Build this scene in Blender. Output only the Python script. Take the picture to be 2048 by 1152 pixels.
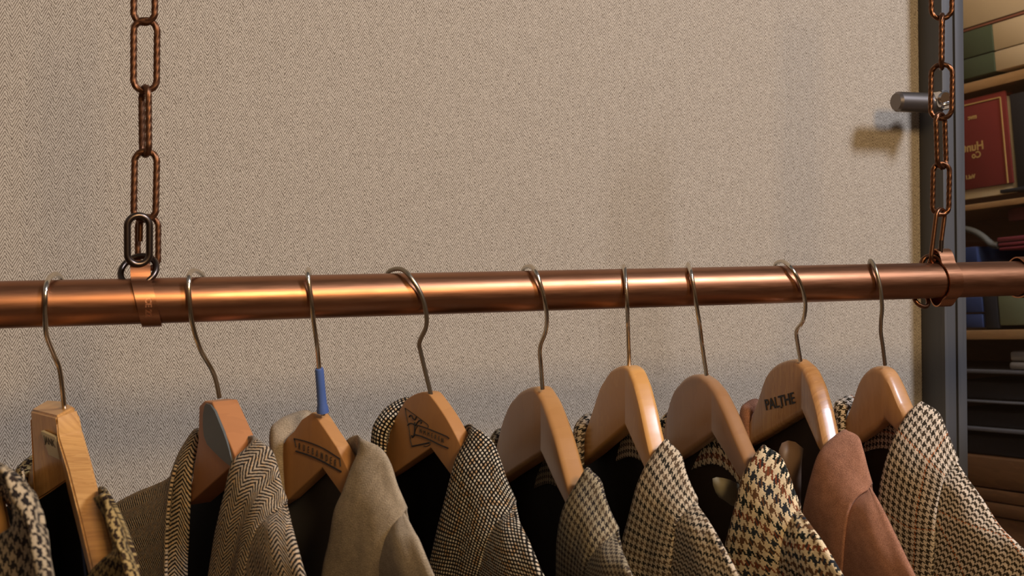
import bpy, bmesh, math, random
from math import sin, cos, tan, pi, radians, floor
from mathutils import Vector, Matrix, noise

S = bpy.context.scene
COL = S.collection
for o in list(bpy.data.objects):
    bpy.data.objects.remove(o)

# ------------------------------------------------------------------ camera
F = 2200.0                     # focal length in pixels of the 2048 wide frame
TH = radians(19.32)            # heading to the right of the wall's normal
HY = 420.0                     # horizon row
ZC = 1.82                      # camera height
YR = 0.887                     # rail distance
YW = 1.22                      # wall distance
ZR = ZC - 0.0696               # rail height
RR = 0.0175                    # rail radius
cd = bpy.data.cameras.new('camera')
cam = bpy.data.objects.new('camera', cd)
COL.objects.link(cam)
cam.location = (0, 0, ZC)
cam.rotation_euler = (pi/2, 0, -TH)
cd.sensor_width = 36
cd.lens = F/2048*36
cd.shift_y = -(576-HY)/2048
cd.clip_start = 0.02
cd.dof.use_dof = True
cd.dof.focus_distance = 1.12
cd.dof.aperture_fstop = 14.0
S.camera = cam

# ------------------------------------------------------------------ world, lights, exposure
S.view_settings.view_transform = 'Standard'
S.view_settings.look = 'None'
S.view_settings.gamma = 1
S.view_settings.exposure = 0.0
S.view_settings.use_curve_mapping = False
W = bpy.data.worlds.new('shop'); S.world = W; W.use_nodes = True
wn = W.node_tree; wn.nodes.clear()
wo = wn.nodes.new('ShaderNodeOutputWorld'); bg = wn.nodes.new('ShaderNodeBackground')
tc = wn.nodes.new('ShaderNodeTexCoord'); sx = wn.nodes.new('ShaderNodeSeparateXYZ')
rp = wn.nodes.new('ShaderNodeValToRGB'); mr = wn.nodes.new('ShaderNodeMapRange')
wn.links.new(tc.outputs['Generated'], sx.inputs[0]); wn.links.new(sx.outputs['Z'], mr.inputs[0])
mr.inputs[1].default_value = -1; mr.inputs[2].default_value = 1
wn.links.new(mr.outputs[0], rp.inputs[0])
rp.color_ramp.elements[0].position = 0.25; rp.color_ramp.elements[0].color = (0.020, 0.011, 0.006, 1)
rp.color_ramp.elements[1].position = 1.0; rp.color_ramp.elements[1].color = (0.16, 0.14, 0.125, 1)
for q, c in ((0.5, (0.12, 0.065, 0.034, 1)), (0.665, (0.30, 0.155, 0.07, 1)), (0.69, (0.40, 0.35, 0.34, 1)), (0.80, (0.28, 0.245, 0.23, 1))):
    e = rp.color_ramp.elements.new(q); e.color = c
wn.links.new(rp.outputs[0], bg.inputs[0]); bg.inputs[1].default_value = 0.62
wn.links.new(bg.outputs[0], wo.inputs[0])


def area(name, loc, target, size, power, color, sizey=None):
    l = bpy.data.lights.new(name, 'AREA'); l.energy = power; l.color = color; l.size = size
    if sizey:
        l.shape = 'RECTANGLE'; l.size_y = sizey
    o = bpy.data.objects.new(name, l); COL.objects.link(o)
    o.location = loc
    o.rotation_euler = (Vector(target)-Vector(loc)).to_track_quat('-Z', 'Y').to_euler()
    return o


area('warm_ceiling_lamp', (0.42, -1.0, ZC+0.85), (0.25, 1.22, ZC), 0.36, 27, (1.0, 0.70, 0.38))
area('cool_window_light', (1.85, -1.25, ZC+2.05), (0.9, 1.22, ZC-0.05), 0.5, 112, (0.77, 0.82, 1.0))
area('shelf_fill', (1.55, 1.7, ZC+0.9), (2.2, 2.2, ZC), 0.3, 4.8, (1.0, 0.76, 0.50))  # added fill out of view, brightens the shelving beyond the pane


# ------------------------------------------------------------------ helpers
def ray(px, py):
    xc = (px-1024)/F; yc = -(py-HY)/F
    return Vector((xc*cos(TH)+sin(TH), -xc*sin(TH)+cos(TH), yc))


def P(px, py, Y):
    """the point at distance Y in front of the camera's wall-normal axis seen at this pixel"""
    r = ray(px, py)
    return Vector((0, 0, ZC)) + r*(Y/r.y)


def empty(name, loc=(0, 0, 0), rz=0):
    o = bpy.data.objects.new(name, None); COL.objects.link(o); o.location = loc
    o.rotation_euler = (0, 0, rz); o.empty_display_size = 0.02
    return o


def tag(o, label=None, cat=None, group=None, kind=None):
    if label: o['label'] = label
    if cat: o['category'] = cat
    if group: o['group'] = group
    if kind: o['kind'] = kind
    return o


def link(name, me, mat, parent=None, smooth=True, angle=35):
    o = bpy.data.objects.new(name, me); COL.objects.link(o)
    if mat: me.materials.append(mat)
    if smooth:
        for p in me.polygons: p.use_smooth = True
        me.set_sharp_from_angle(angle=radians(angle))
    if parent:
        o.parent = parent
        o.matrix_parent_inverse = Matrix.LocRotScale(parent.location, parent.rotation_euler, None).inverted() if parent.parent is None \
            else (parent.matrix_basis if False else world_of(parent)).inverted()
    return o


def world_of(o):
    m = o.matrix_basis.copy()
    while o.parent:
        m = o.parent.matrix_basis @ o.matrix_parent_inverse @ m if o.parent.parent is None else world_of(o.parent) @ o.matrix_parent_inverse @ m
        break
    return m


def from_bm(name, bm, mat, parent=None, smooth=True, angle=35):
    bmesh.ops.recalc_face_normals(bm, faces=bm.faces)
    me = bpy.data.meshes.new(name); bm.to_mesh(me); bm.free()
    return link(name, me, mat, parent, smooth, angle)


def catmull(pts, n):
    """resample a control polyline into n*(len-1)+1 points"""
    out = []
    L = len(pts)
    for i in range(L-1):
        p0 = pts[i-1] if i > 0 else pts[i]*2-pts[i+1]
        p1, p2 = pts[i], pts[i+1]
        p3 = pts[i+2] if i+2 < L else pts[i+1]*2-pts[i]
        for k in range(n):
            t = k/n
            out.append(0.5*((2*p1)+(p2-p0)*t+(2*p0-5*p1+4*p2-p3)*t*t+(3*p1-p0-3*p2+p3)*t*t*t))
    out.append(pts[-1])
    return out


def add_tube(bm, pts, r, seg=12, twist=0.0, lobes=0, amp=0.0, closed=False, radii=None):
    n = len(pts); rings = []
    T = []
    for i in range(n):
        if closed: t = pts[(i+1) % n]-pts[i-1]
        else: t = pts[min(i+1, n-1)]-pts[max(i-1, 0)]
        T.append(t.normalized())
    up = Vector((0, 0, 1)) if abs(T[0].z) < 0.9 else Vector((1, 0, 0))
    N = (up-T[0]*up.dot(T[0])).normalized()
    frames = []
    for i in range(n):
        if i:
            N = (N-T[i]*N.dot(T[i])).normalized()
        frames.append(N.copy())
    length = 0
    for i in range(n):
        if i: length += (pts[i]-pts[i-1]).length
        B = T[i].cross(frames[i])
        ring = []
        rad = radii[i] if radii else r
        for k in range(seg):
            a = 2*pi*k/seg
            rr = rad*(1+amp*cos(lobes*(a-twist*length))) if lobes else rad
            ring.append(bm.verts.new(pts[i]+frames[i]*cos(a)*rr+B*sin(a)*rr))
        rings.append(ring)
    m = n if closed else n-1
    for i in range(m):
        a, b = rings[i], rings[(i+1) % n]
        for k in range(seg):
            bm.faces.new((a[k], a[(k+1) % seg], b[(k+1) % seg], b[k]))
    if not closed:
        bm.faces.new(rings[0][::-1]); bm.faces.new(rings[-1])


def add_box(bm, c, ax, ay, az, sx, sy, sz, bev=0.0):
    c = Vector(c)
    vs = []
    for i in (-1, 1):
        for j in (-1, 1):
            for k in (-1, 1):
                vs.append(bm.verts.new(c+ax*(i*sx/2)+ay*(j*sy/2)+az*(k*sz/2)))
    idx = [(0, 1, 3, 2), (4, 6, 7, 5), (0, 4, 5, 1), (2, 3, 7, 6), (0, 2, 6, 4), (1, 5, 7, 3)]
    fs = [bm.faces.new([vs[q] for q in f]) for f in idx]
    if bev > 0:
        ed = list({e for f in fs for e in f.edges})
        bmesh.ops.bevel(bm, geom=ed, offset=bev, segments=2, affect='EDGES', profile=0.5)


EX, EY, EZ = Vector((1, 0, 0)), Vector((0, 1, 0)), Vector((0, 0, 1))


def box(name, lo, hi, mat, parent=None, bev=0.0):
    bm = bmesh.new()
    lo, hi = Vector(lo), Vector(hi); s = hi-lo
    add_box(bm, (lo+hi)/2, EX, EY, EZ, s.x, s.y, s.z, bev)
    return from_bm(name, bm, mat, parent, smooth=bev > 0)


def grid_mesh(name, rows, mat, parent, nu=5, nv=4, thick=0.0025, wob=0.0, seed=0, close=False, uvo=(0, 0)):
    """surface through a control net (rows of equal length), metric UVs, cloth thickness"""
    dense_r = [catmull(r, nv) for r in rows]
    m = len(dense_r[0])
    cols = [catmull([dense_r[i][j] for i in range(len(rows))], nu) for j in range(m)]
    n = len(cols[0])
    G = [[cols[j][i] for j in range(m)] for i in range(n)]
    if wob:
        for i in range(n):
            for j in range(m):
                p = G[i][j]
                d = noise.noise(p*22+Vector((seed*7.1, 0, 0)))*wob + noise.noise(p*60+Vector((seed*3.1, 5, 0)))*wob*0.35
                G[i][j] = p+Vector((-0.75, -0.6, 0.25))*d
    # uv from mean arc lengths
    V = [0.0]
    for i in range(1, n):
        V.append(V[-1]+sum((G[i][j]-G[i-1][j]).length for j in range(m))/m)
    bm = bmesh.new(); uvl = bm.loops.layers.uv.new('UVMap')
    vv = [[bm.verts.new(G[i][j]) for j in range(m)] for i in range(n)]
    UV = {}
    for i in range(n):
        # widths measured from the column of index m//2
        u = [0.0]
        for j in range(1, m): u.append(u[-1]+(G[i][j]-G[i][j-1]).length)
        c = u[m//2]
        for j in range(m): UV[(i, j)] = (u[j]-c+uvo[0], -V[i]+uvo[1])
    for i in range(n-1):
        for j in range(m-1):
            q = [(i, j), (i, j+1), (i+1, j+1), (i+1, j)]
            if len({tuple(round(x, 7) for x in vv[a][b].co) for a, b in q}) < 4: pass
            f = bm.faces.new([vv[a][b] for a, b in q])
            for lp, ab in zip(f.loops, q): lp[uvl].uv = UV[ab]
    me = bpy.data.meshes.new(name); bm.to_mesh(me); bm.free()
    o = link(name, me, mat, parent, True, 70)
    md = o.modifiers.new('thickness', 'SOLIDIFY'); md.thickness = thick; md.offset = 0
    return o


# ------------------------------------------------------------------ node expression helper
class X:
    def __init__(s, nt, v): s.nt, s.v = nt, v

    def op(s, kind, *a):
        n = s.nt.nodes.new('ShaderNodeMath'); n.operation = kind
        for i, q in enumerate((s,)+a):
            q = q.v if isinstance(q, X) else q
            if isinstance(q, (int, float)): n.inputs[i].default_value = q
            else: s.nt.links.new(q, n.inputs[i])
        return X(s.nt, n.outputs[0])
    def __add__(s, o): return s.op('ADD', o)
    def __sub__(s, o): return s.op('SUBTRACT', o)
    def __mul__(s, o): return s.op('MULTIPLY', o)
    def __truediv__(s, o): return s.op('DIVIDE', o)
    def floor(s): return s.op('FLOOR')
    def fract(s): return s.op('FRACT')
    def lt(s, o): return s.op('LESS_THAN', o)
    def gt(s, o): return s.op('GREATER_THAN', o)
    def mod(s, o): return s.op('FLOORED_MODULO', o)
    def abs(s): return s.op('ABSOLUTE')
    def ping(s, o): return s.op('PINGPONG', o)
    def max(s, o): return s.op('MAXIMUM', o)
    def min(s, o): return s.op('MINIMUM', o)


def new_mat(name, base=(0.5, 0.5, 0.5), rough=0.5, metal=0.0, spec=0.5, sheen=0.0):
    m = bpy.data.materials.new(name); m.use_nodes = True
    nt = m.node_tree; b = nt.nodes['Principled BSDF']
    b.inputs['Base Color'].default_value = (*base, 1); b.inputs['Roughness'].default_value = rough
    b.inputs['Metallic'].default_value = metal; b.inputs['Specular IOR Level'].default_value = spec
    if sheen:
        b.inputs['Sheen Weight'].default_value = sheen; b.inputs['Sheen Roughness'].default_value = 0.4
    return m, nt, b


def coord(nt, kind='UV'):
    t = nt.nodes.new('ShaderNodeTexCoord'); s = nt.nodes.new('ShaderNodeSeparateXYZ')
    nt.links.new(t.outputs[kind], s.inputs[0])
    return t.outputs[kind], X(nt, s.outputs[0]), X(nt, s.outputs[1]), X(nt, s.outputs[2])


def noise_tex(nt, vec, scale, detail=2, rough=0.5, mapping=None):
    n = nt.nodes.new('ShaderNodeTexNoise'); n.inputs['Scale'].default_value = scale
    n.inputs['Detail'].default_value = detail; n.inputs['Roughness'].default_value = rough
    if mapping:
        mp = nt.nodes.new('ShaderNodeMapping'); mp.inputs['Scale'].default_value = mapping
        nt.links.new(vec, mp.inputs[0]); vec = mp.outputs[0]
    nt.links.new(vec, n.inputs['Vector'])
    return X(nt, n.outputs['Fac'])


def mixc(nt, fac, a, b, blend='MIX'):
    n = nt.nodes.new('ShaderNodeMix'); n.data_type = 'RGBA'; n.blend_type = blend
    for sock, v in ((n.inputs[0], fac), (n.inputs[6], a), (n.inputs[7], b)):
        v = v.v if isinstance(v, X) else v
        if isinstance(v, (int, float)): sock.default_value = v
        elif isinstance(v, tuple): sock.default_value = (*v[:3], 1)
        else: nt.links.new(v, sock)
    return n.outputs[2]


def ramp(nt, fac, cols, const=False):
    n = nt.nodes.new('ShaderNodeValToRGB')
    n.color_ramp.interpolation = 'CONSTANT' if const else 'LINEAR'
    els = n.color_ramp.elements
    k = len(cols)
    while len(els) < k: els.new(0.5)
    for i, c in enumerate(cols):
        if len(c) == 2: els[i].position, cc = c
        else: els[i].position, cc = (i/k if const else i/max(1, k-1)), c
        els[i].color = (*cc, 1)
    nt.links.new(fac.v, n.inputs[0])
    return n.outputs[0]


def bump(nt, b, h, strength=0.5, dist=0.001):
    n = nt.nodes.new('ShaderNodeBump'); n.inputs['Strength'].default_value = strength
    n.inputs['Distance'].default_value = dist
    nt.links.new(h.v if isinstance(h, X) else h, n.inputs['Height']); nt.links.new(n.outputs[0], b.inputs['Normal'])


def maprange(x, a, b, c=0.0, d=1.0):
    n = x.nt.nodes.new('ShaderNodeMapRange'); x.nt.links.new(x.v, n.inputs[0])
    for i, q in enumerate((a, b, c, d)): n.inputs[i+1].default_value = q
    return X(x.nt, n.outputs[0])


def wool_finish(nt, b, vec, col, h, fuzz=0.35):
    n1 = noise_tex(nt, vec, 1500, 2, 0.7)
    n2 = noise_tex(nt, vec, 120, 2, 0.6)
    v = maprange(n1, 0.3, 0.7, 1-fuzz, 1+fuzz) * maprange(n2, 0.3, 0.7, 0.86, 1.14)
    cc = nt.nodes.new('ShaderNodeCombineXYZ')
    for i in range(3): nt.links.new(v.v, cc.inputs[i])
    out = mixc(nt, 1.0, col, cc.outputs[0], 'MULTIPLY')
    nt.links.new(out, b.inputs['Base Color'])
    bump(nt, b, h*0.6+n1*0.8, 0.55, 0.0007)


def houndstooth(name, period, light, darks, n=4, over=None, warps=None, jitter=0.35, fuzz=0.3):
    """2/2 twill of n dark / n light threads: a true houndstooth; darks cycle stripe by stripe"""
    m, nt, b = new_mat(name, rough=0.95, spec=0.08, sheen=0.06)
    vec, u, v, _ = coord(nt)
    s = 2*n/period
    nx = noise_tex(nt, vec, 500, 1); ny = noise_tex(nt, vec, 480, 1, mapping=(1, 1.3, 1))
    u = u*s+(nx-0.5)*jitter*4; v = v*s+(ny-0.5)*jitter*4
    xi, yi = u.floor(), v.floor()
    wd = xi.mod(2*n).lt(n-0.5); fd = yi.mod(2*n).lt(n-0.5)
    K = len(darks)
    dr = ramp(nt, ((yi/(2*n)).floor()+0.5).mod(K)/K, darks, True)
    wds = warps or darks
    dw = ramp(nt, ((xi/(2*n)).floor()+0.5).mod(len(wds))/len(wds), wds, True)
    cw = mixc(nt, wd, light, dw); cf = mixc(nt, fd, light, dr)
    if over:
        oc, every = over
        cf = mixc(nt, yi.mod(every).lt(1.5), cf, oc); cw = mixc(nt, xi.mod(every).lt(1.5), cw, oc)
    sel = (xi+yi).mod(4).lt(1.5)
    col = mixc(nt, sel, cf, cw)
    th = (u.fract()-0.5).abs().max((v.fract()-0.5).abs())
    wool_finish(nt, b, vec, col, (th*-1.0)+sel*0.3, fuzz)
    return m


def herring_cloth(name, width, pitch, light, dark, slope=1.0, soft=0.12, swap=False, fuzz=0.3):
    m, nt, b = new_mat(name, rough=0.95, spec=0.08, sheen=0.06)
    vec, u, v, _ = coord(nt)
    if swap: u, v = v, u
    nx = noise_tex(nt, vec, 400, 1)
    a = (u/width).ping(0.5)*(2*slope)
    ph = ((v/pitch)+a*(width/pitch/2)+(nx-0.5)*0.5).fract()
    f = maprange((ph-0.5).abs(), 0.25-soft, 0.25+soft)
    hn = noise_tex(nt, vec, 260, 2)
    l2 = mixc(nt, maprange(hn, 0.45, 0.7), light, tuple(min(1, c*q) for c, q in zip(light, (1.25, 1.0, 0.7))))
    col = mixc(nt, f, dark, l2)
    wool_finish(nt, b, vec, col, f, fuzz)
    return m


def nailhead(name, pitch, light, dark, warm):
    m, nt, b = new_mat(name, rough=0.95, spec=0.08, sheen=0.06)
    vec, u, v, _ = coord(nt)
    nx = noise_tex(nt, vec, 420, 1)
    uu = u/pitch+(nx-0.5)*0.35; vv = v/pitch+(nx-0.5)*0.35
    du = (uu.fract()-0.5).abs(); dv = (vv.fract()-0.5).abs()
    f = maprange(du.max(dv)+(du+dv)*0.3, 0.30, 0.48, 1, 0)
    rnd = noise_tex(nt, vec, 160, 1)
    lc = mixc(nt, maprange(rnd, 0.5, 0.62), light, warm)
    col = mixc(nt, f, dark, lc)
    wool_finish(nt, b, vec, col, f, 0.25)
    return m


def plain_wool(name, c1, c2, scale=900, contrast=(0.35, 0.65), stripe=None):
    m, nt, b = new_mat(name, rough=0.95, spec=0.12, sheen=0.08)
    vec, u, v, _ = coord(nt)
    n1 = noise_tex(nt, vec, scale, 3, 0.7)
    f = maprange(n1, *contrast)
    if stripe:
        f = f*0.6+((u/stripe).ping(0.5)*2+(v/(stripe*0.35)).fract()).fract()*0.4
    col = mixc(nt, f, c1, c2)
    wool_finish(nt, b, vec, col, f, 0.2)
    return m


def wood(name, c1, c2, rough=0.35, scale=60, stretch=(0.06, 1, 1), coat=0.3, ring=6):
    m, nt, b = new_mat(name, rough=rough, spec=0.5)
    t = nt.nodes.new('ShaderNodeTexCoord')
    n1 = noise_tex(nt, t.outputs['Object'], scale, 4, 0.6, mapping=stretch)
    n2 = noise_tex(nt, t.outputs['Object'], scale*5, 3, 0.7, mapping=stretch)
    f = maprange((n1*ring).fract()*0.35+n1*0.5+n2*0.35, 0.3, 0.95)
    col = mixc(nt, f, c1, c2)
    nt.links.new(col, b.inputs['Base Color'])
    b.inputs['Coat Weight'].default_value = coat; b.inputs['Coat Roughness'].default_value = 0.22
    bump(nt, b, n2, 0.15, 0.0004)
    return m


# ------------------------------------------------------------------ materials
def wall_material():
    m, nt, b = new_mat('herringbone_wallcovering', rough=0.95, spec=0.1)
    t = nt.nodes.new('ShaderNodeTexCoord'); s = nt.nodes.new('ShaderNodeSeparateXYZ')
    nt.links.new(t.outputs['Object'], s.inputs[0]); vec = t.outputs['Object']
    x, z = X(nt, s.outputs[0]), X(nt, s.outputs[2])
    nx = noise_tex(nt, vec, 330, 2, 0.6); nl = noise_tex(nt, vec, 40, 2)
    wcol = 0.01365
    xx = x/wcol+(nx-0.5)*0.10
    a = (xx.fract()-0.5).abs()*2
    halfid = (xx*2).floor()
    # a slight vertical jog between neighbouring half columns, as woven
    jog = (halfid.op('SINE')*0.35)
    ph = (z/0.0042+a*3.0+(nx-0.5)*0.7+(nl-0.5)*0.6+jog*0.4).fract()
    g = noise_tex(nt, vec, 900, 2, 0.8)
    br = noise_tex(nt, vec, 420, 2, 0.7)
    f = maprange((ph-0.5).abs()*2+(br-0.5)*1.0, 0.18, 0.56)
    slub = noise_tex(nt, vec, 300, 2, 0.6, mapping=(0.10, 1, 1.6))
    sl = maprange(slub, 0.70, 0.78)
    lo = (0.165, 0.132, 0.096); hi = (0.497, 0.432, 0.336)
    col = mixc(nt, f, lo, hi)
    v = maprange(g, 0.25, 0.75, 0.66, 1.34)
    cc = nt.nodes.new('ShaderNodeCombineXYZ')
    for i in range(3): nt.links.new(v.v, cc.inputs[i])
    col = mixc(nt, 1.0, col, cc.outputs[0], 'MULTIPLY')
    col = mixc(nt, sl*0.6, col, (0.13, 0.10, 0.08))
    nt.links.new(col, b.inputs['Base Color'])
    bump(nt, b, f*0.7+g*0.6, 0.2, 0.0006)
    return m


def copper_material(name, dark=1.0, rough=0.3):
    m, nt, b = new_mat(name, rough=rough, metal=1.0)
    t = nt.nodes.new('ShaderNodeTexCoord')
    n1 = noise_tex(nt, t.outputs['Object'], 14, 4, 0.65, mapping=(0.5, 1, 1))
    n2 = noise_tex(nt, t.outputs['Object'], 420, 2, 0.7, mapping=(0.08, 1, 1))
    c = mixc(nt, maprange(n1, 0.35, 0.7), (0.46*dark, 0.215*dark, 0.11*dark), (0.30*dark, 0.125*dark, 0.06*dark))
    nt.links.new(c, b.inputs['Base Color'])
    nt.links.new(maprange(n1*0.6+n2*0.4, 0.3, 0.7, rough-0.06, rough+0.12).v, b.inputs['Roughness'])
    bump(nt, b, n2, 0.06, 0.0003)
    return m


M_wall = wall_material()
M_copper = copper_material('aged_copper', 0.84, 0.34)
M_clamp = copper_material('clamp_copper', 1.1, 0.27)
M_chain = copper_material('chain_copper', 0.36, 0.34)
M_chain_rust = copper_material('rusty_chain_metal', 0.38, 0.46)
M_ring = new_mat('dark_steel_ring', (0.10, 0.075, 0.06), 0.3, 1.0)[0]
M_wire = new_mat('nickel_wire', (0.66, 0.60, 0.50), 0.16, 1.0)[0]
M_wire_dull = new_mat('dull_brass_wire', (0.36, 0.31, 0.23), 0.36, 1.0)[0]
M_post = wood('dark_painted_steel', (0.050, 0.050, 0.051), (0.068, 0.067, 0.066), 0.55, 30, (1, 1, 0.04), 0.0, 2)
M_handle = new_mat('brushed_dark_metal', (0.20, 0.175, 0.155), 0.38, 0.9)[0]
M_chrome = new_mat('chrome', (0.7, 0.68, 0.66), 0.1, 1.0)[0]
M_blue = new_mat('blue_rubber', (0.055, 0.10, 0.26), 0.55)[0]
M_ink = new_mat('black_ink', (0.012, 0.012, 0.016), 0.6)[0]
M_inkf = new_mat('faded_ink', (0.055, 0.042, 0.030), 0.7)[0]
M_sticker = new_mat('grey_plastic', (0.09, 0.095, 0.085), 0.45)[0]
M_paper = new_mat('cream_label', (0.62, 0.55, 0.36), 0.6)[0]
M_lin_black = new_mat('black_lining', (0.004, 0.0035, 0.004), 0.75, spec=0.12)[0]
M_lin_brown = new_mat('brown_lining', (0.030, 0.017, 0.009), 0.6, spec=0.25)[0]
M_lin_dkbrown = new_mat('dark_brown_lining', (0.009, 0.006, 0.0045), 0.7, spec=0.2)[0]
M_lin_taupe = new_mat('taupe_lining', (0.034, 0.026, 0.018), 0.45, sheen=0.2)[0]
M_flap = new_mat('tan_satin', (0.13, 0.075, 0.04), 0.5, sheen=0.1)[0]
M_olive = new_mat('olive_label_cloth', (0.17, 0.145, 0.085), 0.75, sheen=0.2)[0]

WOODS = {
    1: wood('pale_grained_wood', (0.589, 0.317, 0.101), (0.361, 0.167, 0.047), 0.3, 90, (0.1, 1, 0.1), 0.35, 7),
    2: wood('reddish_wood', (0.43, 0.175, 0.058), (0.37, 0.148, 0.05), 0.5, 40, (0.3, 1, 0.3), 0.05, 2),
    3: wood('matt_amber_wood', (0.437, 0.211, 0.066), (0.385, 0.178, 0.056), 0.5, 40, (0.3, 1, 0.3), 0.08, 2),
    4: wood('amber_wood', (0.420, 0.199, 0.060), (0.375, 0.170, 0.053), 0.45, 40, (0.3, 1, 0.3), 0.1, 2),
    5: wood('honey_wood', (0.389, 0.191, 0.059), (0.350, 0.166, 0.050), 0.36, 40, (0.3, 1, 0.3), 0.3, 2),
    6: wood('golden_wood', (0.589, 0.299, 0.083), (0.522, 0.255, 0.072), 0.36, 40, (0.3, 1, 0.3), 0.3, 2),
    7: wood('brown_varnished_wood', (0.312, 0.159, 0.065), (0.280, 0.137, 0.056), 0.3, 40, (0.3, 1, 0.3), 0.5, 2),
    8: wood('streaked_varnished_wood', (0.435, 0.216, 0.070), (0.276, 0.124, 0.038), 0.26, 70, (0.12, 1, 0.12), 0.6, 6),
    9: wood('pale_beech_wood', (0.479, 0.254, 0.104), (0.393, 0.198, 0.075), 0.4, 120, (0.2, 1, 0.2), 0.25, 3),
}
CREAM = (0.52, 0.43, 0.30)
CLOTH = {
    0: houndstooth('brown_black_houndstooth', 0.0085, (0.40, 0.31, 0.19), [(0.018, 0.014, 0.012), (0.03, 0.02, 0.014)]),
    1: houndstooth('ochre_houndstooth', 0.0072, (0.34, 0.235, 0.09), [(0.022, 0.012, 0.007), (0.04, 0.022, 0.01)]),
    2: herring_cloth('grey_herringbone', 0.0200, 0.0037, (0.42, 0.335, 0.23), (0.026, 0.021, 0.016), 1.0, 0.09),
    3: plain_wool('olive_tweed', (0.205, 0.155, 0.097), (0.42, 0.335, 0.22), 700, stripe=0.006),
    4: nailhead('black_cream_nailhead', 0.0031, (0.62, 0.54, 0.40), (0.010, 0.008, 0.006), (0.50, 0.32, 0.16)),
    5: houndstooth('taupe_glen_check', 0.0054, (0.34, 0.28, 0.175), [(0.035, 0.026, 0.019), (0.09, 0.06, 0.034), (0.04, 0.032, 0.028)]),
    6: houndstooth('black_brown_houndstooth', 0.0060, (0.56, 0.46, 0.32), [(0.005, 0.007, 0.006), (0.12, 0.075, 0.04)],
                   warps=[(0.09, 0.065, 0.042), (0.05, 0.038, 0.028)]),
    7: houndstooth('cream_rust_houndstooth', 0.0102, (0.72, 0.58, 0.36), [(0.007, 0.011, 0.009), (0.15, 0.07, 0.03), (0.02, 0.026, 0.036), (0.22, 0.06, 0.025)],
                   warps=[(0.03, 0.032, 0.03), (0.13, 0.07, 0.035)]),
    8: plain_wool('salmon_brown_wool', (0.20, 0.085, 0.048), (0.43, 0.21, 0.125), 1100),
    9: houndstooth('taupe_cream_houndstooth', 0.0064, (0.64, 0.54, 0.41), [(0.036, 0.028, 0.018), (0.06, 0.043, 0.026)], over=((0.40, 0.13, 0.04), 88)),
}

# ------------------------------------------------------------------ setting
tag(box('wall_back', (-1.5, YW, 0), (1.062, YW+0.04, 3.0), M_wall), kind='structure')
M_floor = wood('oak_floor', (0.16, 0.09, 0.045), (0.10, 0.055, 0.03), 0.45, 8)
tag(box('floor', (-1.5, -2.2, -0.02), (3.2, 3.4, 0), M_floor), kind='structure')

# glass door standing at the end of the wall: stile, handle, pane
door = empty('glass_door', (1.03, YW-0.03, 0))
tag(door, 'dark grey framed glass door at the end of the patterned wall, with a bar handle', 'door')
bm = bmesh.new()
YF = 1.172
lean = 0.0125


def post_x(px, Y):
    return P(px, 400, Y).x


xL, xR = post_x(1893, YF), post_x(1938, YF)
nseg = 16
c = Vector(((xL+xR)/2+0.0, (YF+YW)/2+0.001, ZC-0.25))
axz = Vector((0.0125, 0, -1)).normalized()
add_box(bm, c, EX, EY, axz, xR-xL, YW-YF-0.002, 3.0*0.9, 0.0025)
add_box(bm, c+Vector((0.006, -0.0245, 0)), EX, EY, axz, 0.012, 0.004, 2.6, 0.001)
from_bm('stile', bm, M_post, door)
M_glass = bpy.data.materials.new('pane_glass'); M_glass.use_nodes = True
gb = M_glass.node_tree.nodes['Principled BSDF']
gb.inputs['Base Color'].default_value = (0.9, 0.9, 0.88, 1); gb.inputs['Transmission Weight'].default_value = 1
gb.inputs['Roughness'].default_value = 0.0; gb.inputs['IOR'].default_value = 1.35
gp = box('pane', (xR+0.012, YW-0.02, 0.35), (xR+0.75, YW-0.014, 2.75), M_glass, door)
# handle : round bar and chrome knob
hy = 1.163
a0, a1 = P(1791, 203, hy), P(1878, 207, hy)
hz = (a0.z+a1.z)/2
bm = bmesh.new()
add_tube(bm, [Vector((a0.x, hy, hz)), Vector((a0.x+0.0035, hy, hz)), Vector((a1.x, hy, hz))], 0.0128, 40, radii=[0.0105, 0.0130, 0.0130])
hb = from_bm('handle', bm, M_handle, door, angle=30)
hb['label'] = 'brushed round bar handle'
bm = bmesh.new()
kx = a1.x-0.004
add_tube(bm, [Vector((kx, hy-0.018, hz+0.004)), Vector((kx, hy-0.014, hz+0.004)), Vector((kx, YF+0.002, hz+0.004))], 0.0115, 32, radii=[0.0085, 0.0118, 0.0118])
add_tube(bm, [Vector((kx+0.004, hy-0.024, hz-0.004)), Vector((kx+0.004, hy-0.012, hz-0.004))], 0.006, 20, radii=[0.0045, 0.006])
kb = from_bm('knob', bm, M_chrome, hb, angle=40)
kb['label'] = 'chrome fixing knob'

# ------------------------------------------------------------------ copper rail
bm = bmesh.new()
add_tube(bm, [Vector((x, YR, ZR)) for x in (-0.75, -0.2, 0.3, 0.8, 1.5)], RR, 64)
tag(from_bm('copper_rail', bm, M_copper), 'long copper pipe hung from two chains as a clothes rail', 'clothes rail')


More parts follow.
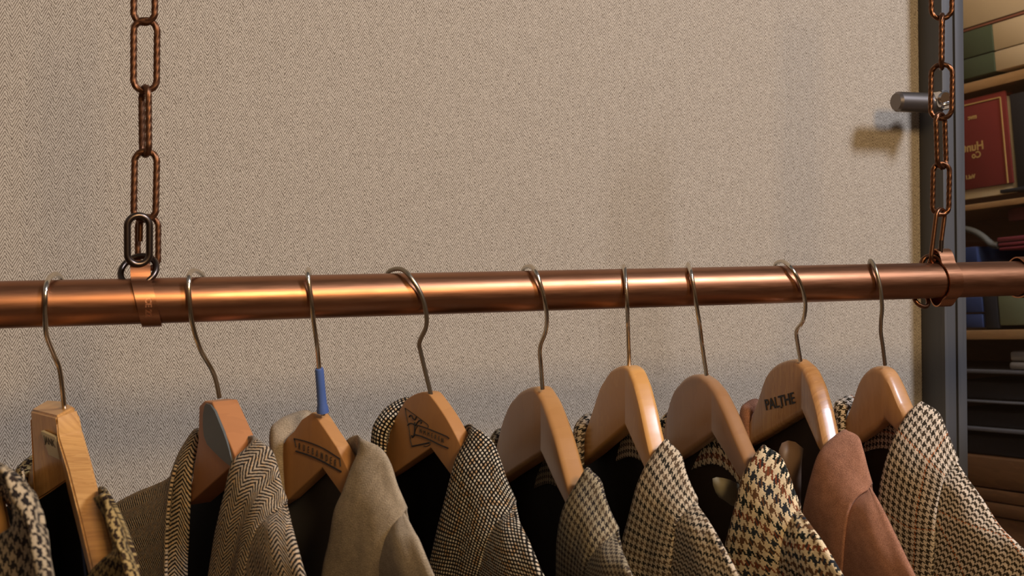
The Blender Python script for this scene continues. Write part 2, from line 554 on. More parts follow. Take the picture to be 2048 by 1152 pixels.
# ------------------------------------------------------------------ clamps
def clamp(px, width, label, hump=0.0115, bottom=False, tilt=0.0, skew=0.0):
    x0 = P(px, 590, YR).x
    root = empty('pipe_clamp', (x0, YR, ZR))
    tag(root, label, 'pipe clamp')
    bm = bmesh.new()
    prof = []
    N = 96
    for i in range(N):
        a = 2*pi*i/N
        r = RR+0.0012
        d = abs(((a+pi) % (2*pi))-pi)
        if d < 0.62: r += hump*(0.5+0.5*cos(pi*d/0.62))
        if bottom:
            d2 = abs(a-pi-0.1)
            if d2 < 0.6: r += 0.0065*(0.5+0.5*cos(pi*d2/0.6))
        prof.append((a, r))
    rings = []
    for xx in (0, width):
        for dr in (0, 0.0013):
            ring = []
            for a, r in prof:
                ring.append(bm.verts.new(Vector((x0+xx-skew*cos(a)*RR, YR+sin(a)*(r+dr)*-1, ZR+cos(a)*(r+dr)))))
            rings.append(ring)
    inn0, out0, inn1, out1 = rings
    for A, B in ((inn0, out0), (out0, out1), (out1, inn1), (inn1, inn0)):
        for k in range(N):
            bm.faces.new((A[k], A[(k+1) % N], B[(k+1) % N], B[k]))
    from_bm('band', bm, M_clamp, root, angle=40)
    return root, x0


cl1, cx1 = clamp(272, 0.0145, 'copper pipe clamp with stamped letters gripping the rail under the left chain', skew=0.25)
cl2, cx2 = clamp(1872, 0.0165, 'copper pipe clamp gripping the rail under the right chain, before the dark door', bottom=True, skew=0.1)
cl3, cx3 = clamp(2034, 0.02, 'copper pipe clamp on the rail at the right edge of the photo', hump=0.002, bottom=False)


def text_mesh(s, size, extr=0.0003, bold=0.0):
    cu = bpy.data.curves.new('t', 'FONT'); cu.body = s; cu.size = size; cu.extrude = extr; cu.offset = bold
    cu.align_x = 'CENTER'; cu.align_y = 'CENTER'; cu.resolution_u = 3
    ob = bpy.data.objects.new('t', cu); COL.objects.link(ob)
    dg = bpy.context.evaluated_depsgraph_get(); dg.update()
    me = bpy.data.meshes.new_from_object(ob.evaluated_get(dg))
    bpy.data.objects.remove(ob)
    return me


def put_text(name, s, size, origin, right, up, mat, parent, bold=0.0, sx=1.0):
    """flat raised lettering at origin with the given reading direction"""
    me = text_mesh(s, size, 0.00015, bold)
    nrm = right.cross(up).normalized()
    right = right.normalized(); up2 = up.normalized()
    for v in me.vertices:
        v.co = origin+right*v.co.x*sx+up2*v.co.y+nrm*v.co.z
    return link(name, me, mat, parent, False)


# stamped letters on the left clamp, wrapped on the curved band
def clamp_letters():
    me = text_mesh('CE 22', 0.0062, 0.0001, 0.0002)
    for v in me.vertices:
        # reading downwards round the band, tops of the letters to the right
        s = -v.co.x; off = v.co.y
        a = 0.55*pi-s/RR*0.9+0.02
        r = RR+0.0026+v.co.z
        v.co = Vector((cx1+0.0085+off, YR-sin(a)*r, ZR+cos(a)*r))
    link('stamped_letters', me, copper_material('bright_copper', 1.4, 0.4), cl1, False)


clamp_letters()


# ------------------------------------------------------------------ chains
def link_path(c, ax, aw, length, width, n=44):
    """stadium shaped loop: ax long axis, aw width axis, outer sizes between wire centres"""
    pts = []
    r = width/2; h = length/2-r
    for i in range(n):
        t = i/n*2*pi
        s = max(-1, min(1, 1.0))
        x = cos(t)*r; y = sin(t)*r
        y += h if sin(t) >= 0 else -h
        pts.append(c+aw*x+ax*y)
    # densify straight sides
    out = []
    for i in range(n):
        a, b = pts[i], pts[(i+1) % n]
        d = (b-a).length
        k = max(1, int(d/0.0013))
        for q in range(k): out.append(a+(b-a)*(q/k))
    return out


def chain(name_label, links, Y, parent_loc):
    root = empty('hanging_chain', parent_loc)
    tag(root, name_label, 'chain', None)
    for (xa, ya, xb, yb, ang, wid, wire, mat, tw, dY) in links:
        top, bot = P(xa, ya, Y+dY), P(xb, yb, Y+dY)
        c = (top+bot)/2; ax = (top-bot).normalized()
        ref = Vector((cos(radians(ang)), -sin(radians(ang)), 0))
        aw = (ref-ax*ref.dot(ax)).normalized()
        bm = bmesh.new()
        path = link_path(c, ax, aw, (top-bot).length-2*wire, wid-2*wire)
        if tw: add_tube(bm, path, wire, 20, 190, 5, 0.10, True)
        else: add_tube(bm, path, wire, 14, 0, 0, 0, True)
        from_bm('link', bm, mat, root, angle=60)
    return root


# top px, bottom px, angle of the link's face, outer width, wire radius
SC = 0.0024
TW = 0.0211
CH_L = [
    (290, -360, 290, -212, 78, TW, SC, M_chain_rust, True, 0),
    (290, -230, 290, -82, 8, TW, SC, M_chain_rust, True, 0),
    (290, -98, 288, 52, 20, TW, SC, M_chain_rust, True, 0),
    (291, 34, 290, 188, 12, TW+0.001, SC, M_chain_rust, True, 0),
    (290, 168, 291, 316, 73, TW, SC, M_chain_rust, True, 0),
    (292, 296, 289, 446, 10, TW, SC, M_chain_rust, True, 0),
    (296, 428, 296, 543, 2, 0.0195, 0.0022, M_chain_rust, True, 0.012),
    (277, 424, 277, 536, -6, 0.0215, 0.0027, M_ring, False, -0.006),
]
chain('rusty twisted-wire chain holding the left end of the copper rail', CH_L, YR, tuple(P(290, 40, YR)))
CH_R = [
    (1884, -262, 1884, -160, -45, TW, SC, M_chain, True, 0),
    (1884, -172, 1884, -60, 40, TW, SC, M_chain, True, 0),
    (1884, -72, 1883, 42, 36, 0.024, SC, M_chain, True, 0),
    (1884, 25, 1883, 141, -47, TW, SC, M_chain, True, 0),
    (1884, 124, 1882, 242, 42, 0.0245, SC, M_chain, True, 0),
    (1880, 223, 1884, 340, -22, 0.0225, SC, M_chain, True, 0),
    (1883, 322, 1881, 434, 15, 0.0215, SC, M_chain, True, 0),
    (1883, 414, 1868, 532, -20, 0.020, 0.0022, M_chain, False, 0),
]
chain('twisted-wire copper chain hanging before the dark door stile at the right', CH_R, YR, tuple(P(1884, 30, YR)))


def ring(name, label, cpx, cpy, Y, rad, wire, nrm, mat, cat='ring'):
    bm = bmesh.new(); c = P(cpx, cpy, Y)
    nrm = Vector(nrm).normalized(); a = nrm.orthogonal().normalized(); b = nrm.cross(a)
    add_tube(bm, [c+a*cos(t)*rad+b*sin(t)*rad for t in [2*pi*i/48 for i in range(48)]], wire, 14, 0, 0, 0, True)
    return tag(from_bm(name, bm, mat), label, cat)


ring('shackle_ring', 'dark steel ring threaded through the left pipe clamp and chain', 277, 541, YR, 0.0135, 0.0025, (-0.25, -0.6, 0.5), M_ring)
ring('shackle_ring', 'coppery ring threaded through the right pipe clamp and chain', 1864, 529, YR, 0.0095, 0.0025, (-0.45, -0.6, 0.4), M_chain)
ring('shackle_ring', 'small metal ring hooked under the right pipe clamp', 1842, 598, YR+0.004, 0.0085, 0.0022, (0.1, -0.8, 0.5), M_chain)
# short loose pin seen inside each lower link
for (px, y0, y1, Y, lab) in ((280, 440, 483, YR+0.004, 'short rusty wire end inside the lowest link of the left chain'),
                             (1881, 481, 512, YR-0.004, 'short dark wire end inside the lowest link of the right chain')):
    bm = bmesh.new()
    add_tube(bm, [P(px+1, y0, Y), P(px, y1, Y)], 0.0021, 12)
    tag(from_bm('wire_pin', bm, M_chain if px < 500 else M_ring), lab, 'wire')


# ------------------------------------------------------------------ hangers
def onplane(px, A, psi):
    """where this pixel's ray meets the vertical plane through A with yaw psi"""
    n = Vector((cos(psi), sin(psi), 0)); r = ray(*px); O = Vector((0, 0, ZC))
    return O+r*(n.dot(A-O)/n.dot(r))


def udir(psi): return Vector((sin(psi), -cos(psi), 0))


HG = {}   # hanger frames used by the jackets


def interp(pts, u):
    if u <= pts[0][0]: return pts[0][1]
    for (a, b), (c, d) in zip(pts, pts[1:]):
        if u <= c: return b+(d-b)*(u-a)/max(1e-9, c-a)
    return pts[-1][1]


def hanger(k, label, base, apex, psf, psn, top_px, bot_px, T, rr, cross, far_end=-0.15, past=0.020, grp=None):
    psf, psn = radians(psf), radians(psn)
    A = P(*apex, YR)
    root = empty('coat_hanger', tuple(P(*base, YR)))
    tag(root, label, 'hanger', grp)

    def loc(px, side=None):
        far = px[0] < apex[0]
        ps = psf if far else psn
        Q = onplane(px, A, ps)
        return ((Q-A).dot(udir(ps)), Q.z-A.z)
    tops = sorted(loc(p) for p in top_px); bots = sorted([(0.0, 0.0)]+[loc(p) for p in bot_px])
    uc = loc(cross)[0]
    # extend both arms in local coordinates
    far_end = max(far_end, min(tops[0][0], bots[0][0])-0.012)
    def ext(pts, far_u, near_u, s0, s1):
        a = pts[0]; b = pts[-1]
        if far_u < a[0]: pts.insert(0, (far_u, a[1]-s0*(a[0]-far_u)))
        if near_u > b[0]: pts.append((near_u, b[1]-s1*(near_u-b[0])))
        return pts
    near_end = uc+past
    tops = [t for t in tops if t[0] <= uc+0.001]
    tops = ext(tops, far_end, near_end, 0.42, 1.0)
    bots = ext(bots, far_end, near_end, 0.5, 0.5)
    N = 90
    far_end = min(tops[0][0] if tops[0][0] > far_end else far_end, bots[0][0])
    us = [far_end+(near_end-far_end)*i/N for i in range(N+1)]
    us = sorted(set([round(u, 5) for u in us]+[0.0]+[round(t[0], 5) for t in tops[1:-1]]))
    bm = bmesh.new(); rings = []
    for u in us:
        wt, wb = interp(tops, u), interp(bots, u)
        # smooth tops a little
        if k >= 4:
            wt = sum(interp(tops, u+d)*w for d, w in ((-0.004, 0.25), (0, 0.5), (0.004, 0.25)))
        if wt-wb < 0.012: wb = wt-0.012
        ps = psf if u < 0 else psn
        d = udir(ps)
        sm = max(-1, min(1, u/0.004))
        pa = (psf*(1-sm)+psn*(1+sm))/2
        tv = Vector((cos(pa), sin(pa), 0))
        C = A+d*u
        ring = []
        w = wt-wb
        r = min(rr, w*0.45, T*0.48)
        cs = [(r, wt), (T-r, wt), (T, wt-r), (T, wb+r), (T-r, wb), (r, wb), (0, wb+r), (0, wt-r)]
        cen = [(T-r, wt-r, pi/2), (T-r, wb+r, 0), (r, wb+r, -pi/2), (r, wt-r, -pi)]
        for (cx, cz, a0) in cen:
            for q in range(5):
                a = a0-q*(pi/2)/4
                ring.append(bm.verts.new(C+tv*(cx+r*cos(a))+EZ*(cz+r*sin(a))))
        rings.append(ring)
    n = len(rings[0])
    for a, b in zip(rings, rings[1:]):
        for q in range(n):
            bm.faces.new((a[q], a[(q+1) % n], b[(q+1) % n], b[q]))
    bm.faces.new(rings[0]); bm.faces.new(rings[-1][::-1])
    for v in bm.verts: pass
    from_bm('wooden_body', bm, WOODS[k], root, angle=28)
    HG[k] = dict(A=A, psf=psf, psn=psn, T=T, Yc=onplane(cross, A, psn).y, root=root, uc=uc)
    return root


def hook(root, pts, mat, base, Yseq, r=0.0019, k=0):
    """bent wire through measured pixels; Yseq gives the distance of each point from the rail's axis"""
    P3 = [P(px, py, YR+dy) for (px, py), dy in zip(pts, Yseq)]
    # keep the top of the hook resting on the rail
    bm = bmesh.new()
    add_tube(bm, catmull(P3, 8), r, 14)
    from_bm('hook', bm, mat, root, angle=60)


HK = {
    1: [(125, 563), (119, 552), (110, 548), (99, 556), (92.5, 573), (90.5, 600), (90.5, 630), (93, 670), (107.5, 709), (120, 743), (130, 830)],
    2: [(408, 556), (402, 547), (389, 541), (380, 546), (377.6, 560), (379, 602), (386, 652), (402, 701), (424, 739.5), (433, 765), (439, 795)],
    3: [(620, 560), (619.5, 548), (617, 539), (616, 542), (616, 553), (623, 602), (627, 641), (634, 690), (638, 734), (642, 780), (646, 830)],
    4: [(772, 555), (778, 543), (794, 537.5), (808, 541), (822, 556), (841, 586), (852, 624), (852, 654), (839, 684.5), (842, 706.5), (862, 790)],
    5: [(1042, 552), (1047, 538), (1058, 532), (1066, 536), (1075, 552), (1087, 591), (1093.5, 630), (1091, 662.6), (1080, 695.5), (1082, 735), (1085, 778)],
    6: [(1246, 552), (1246, 540), (1247, 532), (1249, 538), (1251.4, 564), (1254, 602), (1255, 630), (1256, 657), (1257, 690), (1258, 710), (1258, 735)],
    7: [(1376, 545), (1375, 534), (1376.6, 528), (1379, 536), (1383, 551), (1390, 590.5), (1396, 630), (1400, 655), (1403, 681), (1407, 710), (1413, 750)],
    8: [(1548, 540), (1552, 527), (1564, 522.6), (1574, 528), (1585, 540), (1601, 568), (1610.5, 607), (1606, 641), (1593, 661), (1595, 687), (1601, 722)],
    9: [(1740, 538), (1739, 526), (1741, 521), (1745, 526), (1751.5, 540), (1760, 573.6), (1764, 613), (1762, 640), (1761.5, 664), (1765.5, 692), (1770, 730)],
}
YS = [0.0215, 0.0125, 0.0, -0.010, -0.0185, -0.0215, -0.019, -0.014, -0.004, 0.0, 0.004]

LAB = {
    1: 'leftmost whole hanger, pale grained wood with a flat top and a cream paper label',
    2: 'reddish wooden hanger with an oval grey sticker, second whole hanger from the left',
    3: 'amber wooden hanger with a blue rubber sleeve on its hook',
    4: 'amber wooden hanger printed with a black logo drawing, right of the blue-sleeved one',
    5: 'honey wooden hanger with a centre ridge holding the small brown glen check jacket',
    6: 'golden plain wooden hanger with a round top holding the black and brown check jacket',
    7: 'brown varnished plain wooden hanger holding the cream and rust houndstooth jacket',
    8: 'glossy streaked wooden hanger printed PALTHE in black letters',
    9: 'pale beech wooden hanger at the right end, next to the dark door',
}
HD = {
    2: dict(base=(438, 788), apex=(458, 937), ps=(15, 15), T=0.0215, rr=0.0012, cross=(482, 905),
            top=[(383, 968), (397, 880), (399, 812), (408, 802), (424, 804), (442, 846), (460, 888), (472, 918)],
            bot=[(414, 976), (383, 1003)]),
    3: dict(base=(646, 821), apex=(644, 935.7), ps=(20, 24), T=0.0125, rr=0.0012, cross=(700, 935),
            top=[(556, 915), (563, 892), (576, 873), (588, 862), (603, 839), (624, 825), (632, 833), (647, 854.5), (673.7, 894.6), (702, 942)],
            bot=[(575, 1000), (683, 990)]),
    4: dict(base=(861, 780), apex=(861, 895.6), ps=(16, 18), T=0.0125, rr=0.0012, cross=(918, 885),
            top=[(778, 868), (785, 850), (793, 830), (810, 800), (827, 789), (845.6, 783), (857, 786), (873.7, 808), (892.5, 836), (909.7, 867.5), (924.5, 900)],
            bot=[(789, 945.6), (905, 955)]),
    5: dict(base=(1085, 771), apex=(1081.4, 908.4), ps=(4, -3), T=0.0185, rr=0.0045, cross=(1143, 985),
            top=[(984, 915), (991, 895), (1004, 840), (1018, 805), (1037.5, 783), (1054, 775), (1067, 773), (1076, 787), (1092, 825), (1109, 876), (1125, 937), (1141.7, 997)],
            bot=[(1012.8, 953), (1109, 970), (1130.7, 1014)]),
    6: dict(base=(1258, 728), apex=(1249.8, 853.5), ps=(1, -5), T=0.0165, rr=0.004, cross=(1301, 908),
            top=[(1162, 890), (1168, 868), (1185, 817), (1199.4, 771.6), (1219, 740.5), (1235, 732), (1246, 731), (1256, 738), (1267, 766), (1278.7, 812), (1290, 867), (1301, 915)],
            bot=[(1180, 913), (1288, 940)]),
    7: dict(base=(1413, 743), apex=(1423, 870.6), ps=(2, -2), T=0.0155, rr=0.0055, cross=(1495, 930),
            top=[(1322, 880), (1326, 860), (1330, 845), (1335, 811), (1346.5, 777), (1366.7, 755), (1380, 749), (1394.7, 749), (1411.6, 760), (1428.6, 783), (1448, 822.6), (1474, 885), (1494, 930)],
            bot=[(1363.5, 913), (1479.5, 964)]),
    8: dict(base=(1601, 716), apex=(1603, 827), ps=(4, -12), T=0.0175, rr=0.0055, cross=(1650, 885),
            top=[(1492, 858), (1499, 839.5), (1516, 794), (1530, 749), (1541, 735), (1553, 726), (1570, 720), (1589, 718), (1600, 728), (1618, 766), (1632, 817), (1646, 886)],
            bot=[(1542, 864), (1512, 882), (1635, 901)]),
    9: dict(base=(1770, 723.5), apex=(1767.5, 842), ps=(0, 3), T=0.0185, rr=0.0065, cross=(1803, 835),
            top=[(1662, 875), (1678, 851), (1692, 831), (1704, 801.5), (1712, 772), (1721, 750), (1735, 736), (1748, 731.6), (1762, 737), (1773, 752), (1784, 777), (1796, 808), (1807, 840)],
            bot=[(1741.5, 862.5), (1710, 885), (1796, 871)]),
}
GR = None
for k, d in HD.items():
    r = hanger(k, LAB[k], d['base'], d['apex'], d['ps'][0], d['ps'][1], d['top'], d['bot'], d['T'], d['rr'], d['cross'])
    hook(r, HK[k], M_wire_dull if k in (4, 9) else M_wire, d['base'], YS)

# blue sleeve on hanger 3's hook
h3 = [c for c in HG[3]['root'].children if c.name.startswith('hook')][0]
bm = bmesh.new()
add_tube(bm, [P(638.3, 737, YR-0.0035), P(638.7, 741, YR-0.003), P(641.5, 775, YR-0.0004), P(644.3, 808, YR+0.002), P(645, 815, YR+0.0025), P(645.7, 824, YR+0.0033)], 0.0035, 20,
         radii=[0.0032, 0.0036, 0.0036, 0.0039, 0.0046, 0.0050])
sl = from_bm('rubber_sleeve', bm, M_blue, h3); sl['label'] = 'blue rubber sleeve'


# hanger 1: thick flat-topped block with two arms meeting at an angle
def hanger_one():
    k = 1
    root = empty('coat_hanger', tuple(P(130, 822, YR))); tag(root, LAB[1], 'hanger')
    A = P(110, 833, YR-0.012)                   # front top corner of the ridge
    psf = radians(30)
    # far half
    def half(name, stations):
        bm = bmesh.new(); rings = []
        for (pf_t, pb_t, pf_b, pb_b) in stations:
            rings.append([bm.verts.new(v) for v in (pf_t, pb_t, pb_b, pf_b)])
        for a, b in zip(rings, rings[1:]):
            for q in range(4): bm.faces.new((a[q], a[(q+1) % 4], b[(q+1) % 4], b[q]))
        bm.faces.new(rings[0]); bm.faces.new(rings[-1][::-1])
        ed = [e for e in bm.edges]
        bmesh.ops.bevel(bm, geom=ed, offset=0.0016, segments=3, affect='EDGES')
        return from_bm(name, bm, WOODS[1], root, angle=40)
    Y0, Y1 = YR-0.012, YR+0.032
    # (front top, back top, front bottom, back bottom)
    half('far_arm', [
        (P(112, 833, Y0), P(150, 812, Y0+0.012), P(134, 962, Y0), P(160, 940, Y0+0.012)),
        (P(84, 826, YR+0.012), P(125, 801, YR+0.028), P(100, 985, YR+0.012), P(140, 960, YR+0.028)),
        (P(60, 820, Y1), P(96, 799, Y1+0.016), P(72, 1003, Y1), P(100, 985, Y1+0.016)),
        (P(63, 839, Y1+0.002), P(98, 830, Y1+0.018), P(66, 1008, Y1+0.002), P(96, 990, Y1+0.018)),
        (P(73, 900, Y1+0.006), P(105, 895, Y1+0.02), P(66, 1010, Y1+0.006), P(96, 995, Y1+0.02)),
        (P(55, 950, YR+0.09), P(90, 940, YR+0.10), P(45, 1015, YR+0.09), P(85, 1005, YR+0.10)),
    ])
    half('near_arm', [
        (P(111, 833, Y0-0.0005), P(156, 816, Y0+0.012), P(133, 962, Y0), P(166, 940, Y0+0.012)),
        (P(114, 873, YR-0.020), P(165, 860, YR-0.008), P(136, 985, YR-0.020), P(170, 960, YR-0.008)),
        (P(134, 938, YR-0.055), P(181, 915, YR-0.043), P(150, 1040, YR-0.055), P(185, 1010, YR-0.043)),
        (P(157, 1030, YR-0.10), P(204, 1005, YR-0.088), P(170, 1120, YR-0.10), P(205, 1090, YR-0.088)),
        (P(181, 1135, YR-0.15), P(229, 1102, YR-0.138), P(196, 1225, YR-0.15), P(232, 1190, YR-0.138)),
        (P(200, 1215, YR-0.18), P(250, 1185, YR-0.168), P(215, 1300, YR-0.18), P(250, 1270, YR-0.168)),
    ])
    HG[1] = dict(A=P(139, 957, YR-0.012), psf=psf, psn=radians(10), T=0.02, Yc=YR-0.138, root=root, uc=0.15)
    hook(root, HK[1], M_wire, None, YS)
    # cream label on the far half's front face
    bm = bmesh.new()
    q = [P(85, 861, YR+0.0105), P(114, 874, YR-0.0135), P(122, 918, YR-0.0135), P(100, 908, YR+0.0065)]
    n = (q[1]-q[0]).cross(q[3]-q[0]).normalized()
    if n.dot(-ray(100, 880)) < 0: n = -n
    vs = [bm.verts.new(p+n*0.0012) for p in q]; vb = [bm.verts.new(p-n*0.001) for p in q]
    bm.faces.new(vs); bm.faces.new(vb[::-1])
    for i in range(4): bm.faces.new((vs[i], vb[i], vb[(i+1) % 4], vs[(i+1) % 4]))
    lb = from_bm('paper_label', bm, M_paper, root, smooth=False); lb['label'] = 'cream paper label'
    right = (q[1]-q[0]).normalized(); up = (q[0]-q[3]).normalized()
    put_text('printed_letters', 'JANK', 0.0085, (q[0]+q[1]+q[2]+q[3])/4+n*0.0014+up*0.003, right, n.cross(right), M_inkf, lb)


hanger_one()


# hanger partly out of frame at the far left (only its near arm shows)
def hanger_zero():
    root = empty('coat_hanger', tuple(P(-60, 850, YR)))
    tag(root, 'wooden hanger arm cut off by the left edge of the photo', 'hanger')
    bm = bmesh.new(); rings = []
    st = [(-78, 838, YR+0.012, 13), (-62, 850, YR, 14), (-45, 880, YR-0.03, 16), (-25, 925, YR-0.07, 20), (-6, 995, YR-0.12, 22), (6, 1062, YR-0.16, 24), (20, 1130, YR-0.19, 24)]
    for (px, py, Y, hw) in st:
        rings.append([bm.verts.new(v) for v in (P(px-hw*0.9, py+6, Y-0.006), P(px+hw*0.7, py-8, Y+0.006), P(px+hw*0.6, py+80, Y+0.006), P(px-hw, py+90, Y-0.006))])
    for a, b in zip(rings, rings[1:]):
        for q in range(4): bm.faces.new((a[q], a[(q+1) % 4], b[(q+1) % 4], b[q]))
    bm.faces.new(rings[0]); bm.faces.new(rings[-1][::-1])
    bmesh.ops.bevel(bm, geom=list(bm.edges), offset=0.002, segments=3, affect='EDGES')
    from_bm('wooden_body', bm, WOODS[6], root, angle=40)
    hook(root, [(x-190, y+10) for x, y in HK[1][:-1]]+[(-60, 862)], M_wire, None, YS)


hanger_zero()


# ------------------------------------------------------------------ prints on the hangers
def face_pt(k, px, py, off=0.0006):
    h = HG[k]; ap = HD[k]['apex'][0]
    ps = h['psf'] if px < ap else h['psn']
    Q = onplane((px, py), h['A'], ps)
    return Q-Vector((cos(ps), sin(ps), 0))*off


def stroke(name, k, lines, mat, r=0.00035):
    bm = bmesh.new()
    for ln in lines:
        rad = r
        if isinstance(ln, tuple): rad, ln = ln
        pts = [face_pt(k, x, y, 0.0003) for x, y in ln]
        add_tube(bm, catmull(pts, 4) if len(pts) > 2 else pts, rad, 6)
    return from_bm(name, bm, mat, HG[k]['root'])


def face_text(name, k, s, size, p0, p1, bold=0.0, mat=None, sx=1.0):
    a, b = face_pt(k, *p0), face_pt(k, *p1)
    right = (b-a).normalized(); ps = HG[k]['psf']
    n = -Vector((cos(ps), sin(ps), 0))
    return put_text(name, s, size, (a+b)/2, right, n.cross(right), mat or M_ink, HG[k]['root'], bold, sx)


t = face_text('printed_lettering', 8, 'PALTHE', 0.0150, (1533, 811), (1588, 797), 0.0002, sx=0.93)
t['label'] = 'black PALTHE lettering'
t = face_text('printed_lettering', 8, 'de', 0.003, (1561, 815), (1567, 814))


def z3(x, y): return (540+x/5.236, 780+y/5.236)


t = stroke('printed_emblem', 3, [(0.0005, [z3(255, 508), z3(400, 545), z3(560, 610), z3(735, 720)]),
                               (0.0007, [z3(275, 640), z3(400, 680), z3(520, 730), z3(750, 855)]),
                               [z3(255, 508), z3(278, 600)], [z3(735, 720), z3(745, 800)]], M_ink)
t['label'] = 'black printed band with worn lettering'
ink3 = M_inkf
for i, (s, x, y) in enumerate((('R', 315, 592), ('U', 362, 610), ('E', 408, 628), ('B', 455, 645), ('A', 500, 665), ('N', 550, 690), ('D', 600, 715), ('E', 645, 738), ('R', 690, 765))):
    face_text('printed_letter', 3, s, 0.0078, z3(x-20, y-9), z3(x+20, y+9), 0.0, M_ink if i < 3 else M_inkf, 0.62)


def z4(x, y): return (780+x/6.4, 780+y/6.4)


t = stroke('printed_emblem', 4, [
    [z4(195, 230), z4(280, 290), z4(370, 355), z4(450, 415), z4(490, 450), z4(492, 480)],
    [z4(195, 230), z4(215, 340), z4(250, 500), z4(265, 640), z4(288, 720)],
    (0.0006, [z4(285, 720), z4(380, 700), z4(515, 672)]), [z4(515, 672), z4(515, 700), z4(470, 720), z4(435, 715)],
    (0.0005, [z4(350, 450), z4(450, 480), z4(600, 540), z4(720, 590), z4(760, 620)]),
    (0.0006, [z4(320, 570), z4(400, 590), z4(520, 640), z4(640, 700), z4(750, 745)]),
    (0.0006, [z4(250, 345), z4(260, 325), z4(285, 335), z4(300, 365), z4(325, 380), z4(340, 345)]),
    (0.0006, [z4(230, 450), z4(255, 428), z4(290, 430), z4(330, 450), z4(370, 395), z4(405, 400), z4(400, 430)]),
    (0.0007, [z4(320, 410), z4(322, 480), z4(315, 570), z4(290, 605), z4(280, 580)]),
    [z4(350, 440), z4(350, 470), z4(335, 500), z4(318, 560)]], M_ink, 0.0003)
t['label'] = 'black printed logo drawing with a worn band'
for i, (s, x, y) in enumerate((('W', 400, 525), ('M', 450, 545), ('M', 500, 565), ('E', 545, 585), ('R', 590, 605), ('E', 635, 625), ('N', 680, 645))):
    face_text('printed_letter', 4, s, 0.0055, z4(x-20, y-8), z4(x+20, y+8), 0.0, M_inkf, 0.9)

# grey oval sticker on hanger 2
bm = bmesh.new()
def z2(x, y): return (380+x/5.4875, 770+y/5.4875)
pl = [z2(195, 200), z2(240, 215), z2(290, 290), z2(330, 390), z2(380, 510), z2(420, 620), z2(455, 740), z2(475, 830), z2(460, 885), z2(420, 860),
      z2(340, 790), z2(270, 720), z2(205, 650), z2(170, 560), z2(158, 450), z2(160, 320), z2(175, 230)]
top = [bm.verts.new(face_pt(2, x, y, 0.0014)) for x, y in pl]; bot = [bm.verts.new(face_pt(2, x, y, -0.0005)) for x, y in pl]
bm.faces.new(top); bm.faces.new(bot[::-1])
for i in range(len(pl)): bm.faces.new((top[i], bot[i], bot[(i+1) % len(pl)], top[(i+1) % len(pl)]))
st = from_bm('oval_sticker', bm, M_sticker, HG[2]['root'], smooth=False); st['label'] = 'grey oval sticker'

# ------------------------------------------------------------------ jackets
JL = {
    0: 'brown and black houndstooth jacket cut off by the left edge of the photo',
    1: 'ochre and brown houndstooth jacket on the pale flat-topped hanger',
    2: 'grey-brown herringbone tweed jacket on the hanger with the grey sticker',
    3: 'olive beige woollen jacket on the hanger with the blue hook sleeve',
    4: 'black and cream dotted tweed jacket on the hanger with the logo drawing',
    5: 'small taupe glen check jacket on the ridged honey hanger, lowest collar of the row',
    6: 'black, cream and brown banded houndstooth jacket on the golden hanger',
    7: 'large cream houndstooth jacket with dark green, rust and blue, olive cloth tag inside',
    8: 'plain salmon brown wool jacket on the PALTHE hanger',
    9: 'taupe and cream houndstooth jacket with orange overcheck at the right end of the row',
}
